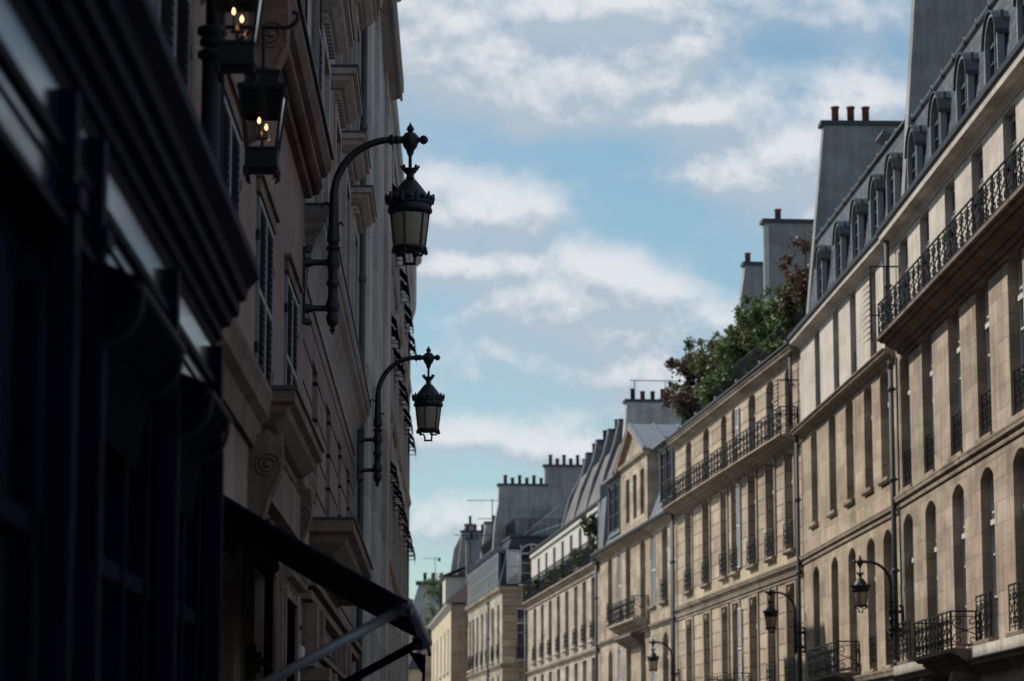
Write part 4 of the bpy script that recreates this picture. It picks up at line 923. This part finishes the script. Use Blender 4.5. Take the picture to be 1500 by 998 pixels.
t_2 = link('lettering', t_m, r, t_.location); t_2.rotation_euler = t_.rotation_euler; bpy.data.objects.remove(t_); t_2.name = 'lettering'
k = MB(); k.lathe([(.012,0), (.012,.01)], (1.2,.036,2.93), 8); k.build('screw', M['iron'], r)
r = leftroot('junction_box', 'small pale plastic junction box with a conduit on the stone wall beside the doorway', 'junction box', -1.47, 24.1)
k = MB(); k.box(0, .55, .0, .07, 2.62, 2.76); k.build('case', M['plastic'], r); k = MB(); k.tube([(.28,.03,2.62), (.28,.03,1.2)], .014, 6); k.build('conduit', M['plastic'], r)
r = leftroot('wall_box', 'black intercom box on the pier between the two left doorways', 'box', -1.47, 18.25)
k = MB(); k.box(0, .14, .0, .10, 2.28, 2.50); k.box(.03, .11, .10, .13, 2.32, 2.46); k.tube([(.07,.12,2.4), (.07,.2,2.38)], .03, 8); k.build('case', M['iron'], r)

# ------------------------------------------------------------------ gas lanterns on the shop wall
def gas_lantern(X, Y, z, label):
    r = thing('gas_lantern', label, 'lantern', (X, Y, z), 0, 'square gas lanterns above the shopfront')
    def ring(mb, h0, h1, z0, z1, t=.012):
        c = [(-1,-1), (1,-1), (1,1), (-1,1)]
        for i in range(4):
            a, b = c[i], c[(i+1)%4]; mb.tube([(a[0]*h0,a[1]*h0,z0), (a[0]*h1,a[1]*h1,z1)], t, 4)
        return mb
    hb, ht = .088, .128; zb, zt = .125, .47
    k = MB(); ring(k, hb, ht, zb, zt)
    for hh, zz in ((hb, zb), (ht, zt)):
        for a, b in (((-1,-1),(1,-1)), ((1,-1),(1,1)), ((1,1),(-1,1)), ((-1,1),(-1,-1))): k.tube([(a[0]*hh,a[1]*hh,zz), (b[0]*hh,b[1]*hh,zz)], .011, 4)
    k.lathe([(.075*1.414,.0), (.105*1.414,.008), (.095*1.414,.02), (.094*1.414,.11), (.088*1.414,.125)], (0,0,0), 4, pi/4)      # solid pan
    for a, b in ((-1,-1), (1,-1), (1,1), (-1,1)): k.tube([(a*.09,b*.09,.01), (a*.088,b*.088,-.03), (a*.07,b*.07,-.06)], [.016,.016,.003], 6)
    body = k.build('body', M['iron'], r)
    k = MB(); k.lathe([(.14*1.414,.47), (.145*1.414,.485), (.14*1.414,.50), (.10*1.414,.52), (.10*1.414,.57), (.108*1.414,.575), (.108*1.414,.59), (.05,.61), (.02,.63)], (0,0,0), 4, pi/4)
    k.lathe([(.12*1.414,.465), (.10*1.414,.33), (.098*1.414,.33), (.11*1.414,.468)], (0,0,0), 4, pi/4); k.build('cap', M['iron'], r)
    for i in range(4):
        k = MB(); c = [(-1,-1), (1,-1), (1,1), (-1,1)]; a, b = c[i], c[(i+1)%4]
        k.quad((a[0]*hb,a[1]*hb,zb), (b[0]*hb,b[1]*hb,zb), (b[0]*ht,b[1]*ht,zt), (a[0]*ht,a[1]*ht,zt)); k.build('pane', M['glass'], body)
    k = MB(); k.tube([(0,0,.12), (0,0,.20)], .01, 6); k.tube([(-.035,0,.20), (.035,0,.20)], .008, 6)
    for x, zz in ((-.02,.30), (.022,.26)): k.tube([(x,0,.2), (x,0,zz-.01)], .006, 6)
    bn = k.build('burner', M['iron'], body)
    for x, zz in ((-.02,.30), (.022,.26)):
        f = MB(); f.lathe([(.002,-.008), (.007,.002), (.0075,.008), (.004,.017), (.001,.026)], (x,0,zz), 8); f.build('flame', M['flame'], bn, True)
    k = MB(); k.tube([(0,0,.62), (0,0,.88)], .012, 6); k.tube([(-.36,0,.87), (-.36,0,.87)]+[(-.36+.05*i,0,.87) for i in range(1, 11)]+[(.17,0,.885), (.20,0,.92), (.195,0,.955), (.165,0,.965)], .013, 6)
    k.tube([(-.36,0,.62), (-.05,0,.87)], .010, 6); k.box(-.365, -.35, -.03, .03, .55, .95); k.tube([(-.33,0,.87), (-.30,0,.92), (-.27,0,.96), (-.30,0,.98)], .01, 6); k.build('bracket', M['iron'], r)
    return r
gas_lantern(-1.165, 13.5, 5.19, 'lit square gas lantern with two flames, upper one cut off at the top edge')
gas_lantern(-1.19, 15.6, 5.13, 'lit square gas lantern with two flames, the lower and complete one of the pair')

# ------------------------------------------------------------------ bracket street lamps
LM = {}
def street_lamp(loc, rz, label):
    """hub of the arm at local z=0, wall at x=-.966"""
    r = thing('street_lamp', label, 'street lamp', loc, rz, 'cast iron bracket lamps on the house walls')
    if not LM:
        k = MB(); k.box(-.97, -.935, -.045, .045, -1.70, -1.0)
        for z in (-1.02, -1.14, -1.56, -1.68): k.lathe([(.02,-.03), (.045,-.02), (.045,.02), (.02,.03)], (-.93,0,z), 8)
        for zs in (-1, 1): k.tube([(-.935,0,-1.35+zs*.35), (-.90,0,-1.35+zs*.36), (-.88,0,-1.35+zs*.33)], .014, 5)
        LM['wall_plate'] = (k, 'cast')
        k = MB(); X = -.69
        for z in (-1.14, -1.56): k.tube([(-.95,0,z), (-.9,0,z), (-.86,0,z), (-.76,0,z), (-.72,0,z), (X,0,z)], [.05,.042,.028,.028,.042,.05], 10)
        k.lathe([(.004,-1.80), (.03,-1.755), (.018,-1.74), (.05,-1.70), (.062,-1.64), (.045,-1.60), (.06,-1.57), (.068,-1.53), (.055,-1.49), (.045,-1.46), (.045,-1.36), (.062,-1.345), (.062,-1.315), (.045,-1.30), (.045,-1.20), (.062,-1.17), (.066,-1.13), (.05,-1.08), (.045,-1.04), (.066,-1.02), (.066,-1.0), (.04,-.98), (.062,-.94), (.06,-.90), (.048,-.80), (.042,-.60), (.040,-.5)], (X,0,0), 14)
        arc = [(X,0,-.5)]+[(X+.53*(1-cos(a)), 0, -.53+.53*sin(a)) for a in [i*pi/2/14 for i in range(15)]]+[(-.10,0,0)]
        k.tube(arc, [.04]+[.038-.008*i/15 for i in range(15)]+[.028], 10)
        k.tube([(X-.03,0,-.62), (X-.07,0,-.585), (X-.11,0,-.60), (X-.10,0,-.635)], .013, 6); k.tube([(X+.03,0,-.80), (X+.07,0,-.77), (X+.085,0,-.80)], .012, 6)
        k.tube([(-.20,0,0), (-.18,0,0), (-.165,0,0), (-.14,0,0), (-.12,0,0), (-.105,0,0), (-.06,0,0)], [.030,.048,.052,.034,.046,.034,.034], 10)
        LM['arm'] = (k, 'cast')
        k = MB(); k.lathe([(.014,-.16), (.03,-.13), (.036,-.10), (.06,-.07), (.075,-.03), (.078,.0), (.07,.035), (.05,.06), (.025,.07), (.022,.078), (.036,.092), (.03,.115), (.012,.14), (.002,.165)], (0,0,0), 12)
        for i in range(8): a = i*pi/4; k.lathe([(.002,-.022), (.02,-.01), (.02,.01), (.002,.022)], (.066*cos(a),.066*sin(a),.0), 6)
        k.tube([(.06,0,0), (.09,0,0), (.10,0,0), (.125,0,0), (.15,0,0), (.165,0,0)], [.034,.022,.038,.044,.030,.004], 10); k.tube([(0,0,-.14), (0,0,-.30)], .017, 8); LM['hub'] = (k, 'cast')
        k = MB(); k.lathe([(.02,-.365), (.045,-.36), (.035,-.345), (.035,-.325), (.06,-.30), (.066,-.27), (.05,-.268), (.03,-.29)], (0,0,0), 12)
        for i in range(8): a = i*pi/4; k.tube([(.06*cos(a),.06*sin(a),-.285), (.072*cos(a),.072*sin(a),-.26), (.082*cos(a),.082*sin(a),-.245)], [.012,.012,.014], 5)
        k.lathe([(.03,-.37), (.055,-.375), (.10,-.43), (.15,-.495), (.18,-.535), (.192,-.548), (.205,-.555), (.208,-.60), (.196,-.61), (.196,-.645), (.205,-.65), (.203,-.675), (.185,-.69), (.17,-.70), (.15,-.68)], (0,0,0), 20)
        for i in range(10):
            a = i*2*pi/10; c, s = cos(a), sin(a)
            k.tube([(.20*c,.20*s,-.60), (.213*c,.213*s,-.55), (.215*c,.215*s,-.505)], [.02,.018,.010], 5)
            b = a+pi/10; k.lathe([(.003,-.03), (.026,-.012), (.026,.012), (.003,.03)], (.203*cos(b),.203*sin(b),-.555), 6)
        LM['cap'] = (k, 'cast')
        k = MB()
        for i in range(6): a = i*pi/3+.26; k.tube([(.178*cos(a),.178*sin(a),-.69), (.140*cos(a),.140*sin(a),-1.02)], .010, 5)
        k.lathe([(.10,-1.035), (.148,-1.03), (.158,-1.02), (.158,-1.0), (.142,-.99), (.135,-1.0), (.10,-1.02)], (0,0,0), 18)
        for i in range(6): a = i*pi/3+.26; k.lathe([(.004,-.03), (.018,-.018), (.018,.006), (.01,.02)], (.152*cos(a),.152*sin(a),-1.035), 6)
        for s in (-1, 1): k.tube([(s*.135,0,-1.03), (s*.105,0,-1.075), (s*.07,0,-1.062), (s*.05,0,-1.09), (s*.042,0,-1.145)], .014, 6)
        k.tube([(-.058,0,-1.15), (.058,0,-1.15)], .014, 6); LM['lantern_frame'] = (k, 'cast')
        k = MB(); k.lathe([(.05,-1.035), (.10,-1.03), (.136,-1.0), (.173,-.69)], (0,0,0), 12, .26); LM['lamp_glass'] = (k, 'lampglass')
        for n in list(LM): LM[n] = LM[n][0].mesh(n, M[LM[n][1]], True)
        for n in ('arm', 'hub', 'cap', 'lantern_frame', 'wall_plate', 'lamp_glass'):
            bm = bmesh.new(); bm.from_mesh(LM[n])
            for e in bm.edges: e.smooth = len(e.link_faces) == 2 and e.calc_face_angle(3) < radians(48)
            bm.to_mesh(LM[n]); bm.free()
    for n in ('wall_plate', 'arm', 'hub', 'cap'): link(n, LM[n], r)
    lf = link('lantern_frame', LM['lantern_frame'], r); link('lamp_glass', LM['lamp_glass'], lf)
    return r
street_lamp((-.507, 24.3, 7.376), 0, 'largest black bracket street lamp, high on the left wall, nearest of all five')
street_lamp((-.507, 37.2, 7.343), 0, 'smaller black bracket street lamp further along the left wall, hanging against the sky')
street_lamp((10-.968, 62.3, 6.49), pi, 'black bracket street lamp on the right wall beside the nearest downpipe, under the first balcony')
street_lamp((9.70-.968, 78.0, 6.83), pi, 'black bracket street lamp on the right wall in front of the grooved roof-garden house')
street_lamp((7.88-.968, 100.6, 6.50), pi, 'smallest black bracket street lamp, on the right wall just below the bracketed balcony')

# ------------------------------------------------------------------ spiked iron guards at the balcony ends
def spike_guard(x, y, z, rz, w, h, label):
    r = thing('spiked_guard', label, 'iron guard', (x, y, z), rz, 'spiked iron guards between balconies'); k = MB()
    for a in (0, w*.45, w): k.tube([(0,a,0), (0,a,h+ (.35 if a == 0 else .0))], .017, 5)
    k.tube([(0,-.02,h), (0,w+.02,h)], .02, 5); k.tube([(0,-.02,h*.35), (0,w+.02,h*.35)], .016, 5); k.build('bars', M['iron'], r)
    k = MB()
    for i in range(13): z_ = .1+i*(h-.1)/12; k.tube([(0,w,z_), (.30,w+.04,z_-.01), (.72,w+.10,z_-.06)], [.015,.012,.003], 5)
    k.build('spikes', M['iron'], r); return r
spike_guard(9.99, 61.75, 11.5, radians(90), .66, 1.75, 'spiked iron guard at the far end of the nearest long balcony')
spike_guard(9.68, 78.5, 11.48, RZ3, .60, 1.55, 'spiked iron guard at the near end of the roof-garden house balcony')

# ------------------------------------------------------------------ planting
def foliage(clumps, n, size, seed, aspect=1.5):
    R = random.Random(seed); k = MB(); tot = sum(c[3]**2 for c in clumps)
    for cx, cy, cz, r in clumps:
        for _ in range(int(n*r*r/tot)):
            while True:
                d = [R.gauss(0,1) for _ in range(3)]; L = sqrt(sum(x*x for x in d))
                if L > .05: break
            q = r*(R.random()**.6)*(1+.30*R.gauss(0,1)); p = [cx+d[0]/L*q, cy+d[1]/L*q*.8, cz+d[2]/L*q*.85]
            s = size*R.uniform(.55, 1.35); u = [R.gauss(0,1) for _ in range(3)]; l = sqrt(sum(x*x for x in u)) or 1; u = [x/l for x in u]
            w = [R.gauss(0,1) for _ in range(3)]; dd = sum(a*b for a, b in zip(u, w)); w = [a-dd*b for a, b in zip(w, u)]; l = sqrt(sum(x*x for x in w)) or 1; w = [x/l for x in w]
            f = lambda a, b: tuple(p[i]+u[i]*s*a*aspect*.5+w[i]*s*b*.5 for i in range(3))
            k.poly([f(-1,0), f(-.2,.8), f(1,0), f(-.2,-.8)])
    return k
def shrub(par, loc, h, r, kind, seed, label, n=1500, size=.13, lean=0, cat='shrub', name='shrub', group='plants on the roof terrace'):
    R = random.Random(seed*17+3); root = thing(name, label, cat, loc, par[1] if par else 0, group)
    cl = []; stems = MB(); nb = 9
    for i in range(nb):
        a = 2*pi*i/nb+R.uniform(-.4,.4); t = R.uniform(.30, 1.0); rr = r*R.uniform(.25,.85)*(1.15-.55*t)
        c = (rr*cos(a)+lean*t, rr*sin(a)*.7, h*t*.92, r*R.uniform(.20,.40)); cl.append(c)
        stems.tube([(0,0,0), (c[0]*.35,c[1]*.35,c[2]*.45), (c[0],c[1],c[2]), (c[0]*1.25,c[1]*1.2,c[2]+c[3]*.8)], [.045,.03,.018,.006], 5)
        for _ in range(5):                                                     # twiggy outliers break the outline
            b = R.uniform(0, 2*pi); e = (c[0]+cos(b)*c[3]*1.6, c[1]+sin(b)*c[3], c[2]+R.uniform(-.4,1.4)*c[3], c[3]*R.uniform(.3,.7)); cl.append(e)
            stems.tube([(c[0],c[1],c[2]), (e[0],e[1],e[2])], [.012,.004], 4)
    foliage(cl, n, size, seed).build('foliage', M['leaf_'+kind], root, recalc=False); stems.build('stems', M['bark'], root); return root
def on3(s, y, z): return (P3[0]+cos(RZ3)*s-sin(RZ3)*y, P3[1]+sin(RZ3)*s+cos(RZ3)*y, z)
fr3 = (None, RZ3)
for i, (s, y, h, r, kd, lean, lab) in enumerate((
    (20.2, -.30, 2.7, 1.45, 'p', .35, 'brownish purple maple leaning out at the far end of the roof terrace'),
    (21.3, -.35, 1.7, 1.0, 'g', 0, 'low glossy green shrub under the purple maple at the terrace end'),
    (17.2, -.45, 2.3, 1.3, 'g', .1, 'low dark green bush just right of the purple maple'),
    (14.9, -.6, 2.9, 1.3, 'o', .2, 'olive green bush left of the tallest yellowish bush'),
    (12.6, -.5, 2.0, 1.2, 'g', 0, 'dark green ivy-like shrub hanging over the middle of the terrace edge'),
    (10.4, -.8, 3.05, 1.45, 'o', .3, 'tall loose yellowish green bush, tallest on the roof terrace'),
    (7.2, -.8, 2.55, 1.5, 'g', 0, 'large dense green bush below the two grey chimneys'),
    (4.4, -.6, 2.15, 1.2, 'g', 0, 'rounded dark green bush at the near part of the roof terrace'),
    (2.0, -.35, 1.9, .9, 'g', 0, 'green climber tumbling beside the slate roof at the near terrace end'),
    (1.7, -.45, 3.4, 1.25, 'r', .0, 'thin rust-red shrub rising above the others beside the slate roof'))):
    sh = shrub(fr3, on3(s, y, 14.15), h, r, kd, 40+i, lab, 7000 if kd != 'r' else 4600, .085, lean)
# balcony plants of house 5
def on5(s, y, z): return (P5[0]+cos(RZ5)*s-sin(RZ5)*y, P5[1]+sin(RZ5)*s+cos(RZ5)*y, z)
for i, (s, h, r, kd, lab) in enumerate(((1.8, 2.1, 1.0, 'd', 'bushy dark plant at the near end of the attic balcony'), (4.9, .9, .6, 'd', 'low plant just left of the bushy one on the attic balcony'), (11.5, .8, .5, 'd', 'small plant in the middle of the attic balcony rail'), (17.5, .9, .6, 'd', 'dark plant left of the red flowers on the attic balcony'), (22.5, .8, .6, 'd', 'dark trailing plant towards the far end of the attic balcony'), (27.5, .9, .5, 'd', 'dark plant at the far end of the attic balcony'))):
    shrub((None, RZ5), on5(s, .03, 11.13), h, r, kd, 80+i, lab, 700, .15, 0, 'plant', 'balcony_plant', 'plants on the attic balcony')
r = thing('flower_pot', 'pot of bright red flowers on the attic balcony ledge', 'flower pot', on5(7.6, .12, 11.55), RZ5)
k = MB(); k.lathe([(.14,0), (.2,.3), (.22,.31), (.22,.36), (.18,.36)], (0,0,0), 10); k.build('pot', M['terracotta'], r, True)
foliage([(0,0,.55,.28)], 160, .14, 5).build('foliage', M['leaf_g'], r, recalc=False); foliage([(0,.05,.66,.20), (.15,0,.58,.12)], 80, .11, 6).build('flowers', M['petal'], r, recalc=False)
# far tree in the gap
r = thing('tree', 'pale spring-green tree rising behind the cream house at the end of the street', 'tree', (-2.1, 236, 0))
k = MB(); k.tube([(0,0,0), (.1,0,8), (0,0,14), (.1,.1,18)], [.3,.24,.15,.03], 8)
R = random.Random(4); cl = []
for i in range(34):
    z = R.uniform(13, 18.6); a = R.uniform(0, 6.28); q = R.uniform(.4, 1.9)*(1.0-.6*(z-13)/6); c = (q*cos(a), q*sin(a), z, R.uniform(.5,1.0)); cl.append(c); k.tube([(0,0,z-1.2), (c[0],c[1],c[2])], [.05,.012], 5)
k.build('trunk', M['bark'], r); foliage(cl, 3000, .2, 9).build('crown', M['leaf_l'], r, recalc=False)
# rooftop aerials
def aerial(loc, h, bars, rz, label):
    r = thing('tv_aerial', label, 'aerial', loc, rz, 'television aerials on the far roofs'); k = MB(); k.tube([(0,0,0), (0,0,h)], .03, 5); k.build('mast', M['iron'], r)
    for z, w in bars:
        k = MB(); k.tube([(-w*.75,0,z), (w*.25,0,z)], .022, 5)
        for q in range(5): x = -w*.75+q*w/4; k.tube([(x,-.3,z), (x,.3,z)], .012, 4)
        k.box(w*.25-.03, w*.25+.03, -.2, .2, z-.25, z+.12); k.build('boom', M['iron'], r)
aerial((1.65, 163.5, 15.0), 3.1, ((3.0, 2.0), (1.9, 1.2), (.9, 1.8)), 0, 'tall television aerial with three booms left of the grey chimney wall')
aerial((.35, 170.5, 14.8), 1.9, ((1.7, 1.4),), .3, 'short television aerial on the roof beyond the pavilion')
aerial((-2.9, 268, 20.3), 2.6, ((2.4, 1.8),), .5, 'slanted aerial on the grey gable at the street end')

# ------------------------------------------------------------------ sky, sun, camera
W = bpy.data.worlds.new('World'); S.world = W; W.use_nodes = True; t = W.node_tree; bg = t.nodes['Background']
SUN_EL, SX, SY = 44, -.92, .39
sky = N(t, 'ShaderNodeTexSky', sky_type='NISHITA', sun_disc=False); sky.sun_elevation = radians(SUN_EL); sky.sun_rotation = atan2(SX, SY)
sky.air_density = 1.0; sky.dust_density = 1.0; sky.ozone_density = 1.6
tc = N(t, 'ShaderNodeTexCoord'); sep = N(t, 'ShaderNodeSeparateXYZ'); t.links.new(tc.outputs['Generated'], sep.inputs[0])
def mth(op, a, b=None, c=None):
    n = N(t, 'ShaderNodeMath', operation=op)
    for i, v in enumerate((a, b, c)):
        if v is None: continue
        if hasattr(v, 'default_value'): t.links.new(v, n.inputs[i])
        else: n.inputs[i].default_value = v
    return n.outputs[0]
yy = mth('MAXIMUM', mth('ABSOLUTE', sep.outputs[1]), .04)
u = mth('DIVIDE', sep.outputs[0], yy); v = mth('DIVIDE', sep.outputs[2], yy)
# cumulus banks in the sky ahead: (u, v, half-width, half-height, weight); u to the right, v up, both tangents of angles from the street axis
BANKS = [(-.012,.278,.026,.026,.30), (.035,.283,.020,.014,.22), (.02,.255,.03,.018,.16), (.062,.286,.022,.016,.24), (.085,.268,.034,.018,.20), (.050,.252,.024,.012,.20), (.088,.246,.016,.007,.26), (.066,.243,.02,.006,.12),
         (.145,.283,.024,.009,.26), (.150,.250,.022,.013,.26), (.118,.226,.030,.016,.30), (.098,.218,.018,.008,.16), (.135,.205,.03,.014,.22), (.01,.206,.030,.010,.28), (-.01,.222,.015,.01,.15),
         (.005,.188,.022,.007,.22), (.050,.188,.022,.010,.30), (.072,.178,.022,.008,.24), (.025,.172,.040,.010,.22), (.065,.165,.040,.009,.22), (.010,.155,.028,.009,.18), (.068,.142,.016,.014,.30), (.0,.125,.024,.006,.26), (.03,.118,.028,.008,.22), (-.005,.090,.035,.012,.26), (.035,.098,.03,.006,.14),
         (.03,.228,.05,.007,-.14), (.075,.205,.030,.012,-.18), (.115,.270,.03,.010,-.16), (.03,.138,.035,.006,-.10), (.02,.108,.05,.004,-.08), (.10,.186,.02,.01,-.10)]
def density(dv):
    vv = mth('ADD', v, dv) if dv else v
    cb = N(t, 'ShaderNodeCombineXYZ'); t.links.new(u, cb.inputs[0]); t.links.new(mth('MULTIPLY', vv, 1.25), cb.inputs[1]); cb.inputs[2].default_value = .37
    a = noise(t, cb.outputs[0], 21, 11, .60, .1)
    for bu, bv, su, sv, w in BANKS:
        du = mth('MULTIPLY_ADD', u, 1/su, -bu/su); dd = mth('MULTIPLY_ADD', vv, 1/sv, -bv/sv)
        q = mth('MULTIPLY_ADD', du, du, mth('MULTIPLY', dd, dd))
        a = mth('MULTIPLY_ADD', mth('EXPONENT', mth('MULTIPLY', q, -1)), w, a)
    return a
dens = density(0); above = density(.007)
mr = N(t, 'ShaderNodeMapRange'); mr.interpolation_type = 'SMOOTHSTEP'; t.links.new(dens, mr.inputs[0]); mr.inputs[1].default_value = .33; mr.inputs[2].default_value = .80
lit = mth('ADD', mth('MULTIPLY', mth('SUBTRACT', dens, above), 4.2), .40)
CL_D, CL_B = (3.8,4.45,5.15), (6.5,6.6,6.85)
cc = mixc(t, CL_D, CL_B, ramp(t, lit, [(.2, g(0)), (.9, g(1))]))
skyc = mixc(t, sky.outputs[0], (.88,1.05,1.0), 1., 'MULTIPLY')
skyc = mixc(t, skyc, (3.7,4.1,4.5), .10)
t.links.new(mixc(t, skyc, cc, mth('MULTIPLY', mr.outputs[0], .93)), bg.inputs[0]); bg.inputs[1].default_value = .105
sl = bpy.data.lights.new('sun', 'SUN'); sl.energy = 3.85; sl.angle = radians(.53); sl.color = (1, .94, .86); so = link('sun', sl)
from mathutils import Vector
ce = cos(radians(SUN_EL)); so.rotation_euler = Vector((-SX*ce, -SY*ce, -sin(radians(SUN_EL)))).to_track_quat('-Z', 'Y').to_euler(); so.location = (-30, 30, 60)

cd = bpy.data.cameras.new('camera'); cam = link('camera', cd); S.camera = cam
cd.sensor_width = 36; cd.sensor_fit = 'HORIZONTAL'; cd.lens = 4000/1500*36; cd.clip_start = .1; cd.clip_end = 4000
cam.location = (0, 0, 1.65)
cam.rotation_euler = (pi/2+math.atan(638/4000), 0, -math.atan(70/hypot(4000, 638)))
cd.dof.use_dof = True; cd.dof.focus_distance = 29; cd.dof.aperture_fstop = 3.1; cd.dof.aperture_blades = 9

vs = S.view_settings; S.display_settings.display_device = 'sRGB'; vs.view_transform = 'Standard'; vs.look = 'None'; vs.gamma = 1; vs.exposure = .2; vs.use_curve_mapping = False
S.render.engine = 'CYCLES'; S.cycles.max_bounces = 8; S.cycles.transparent_max_bounces = 12
S.cycles.use_denoising = True
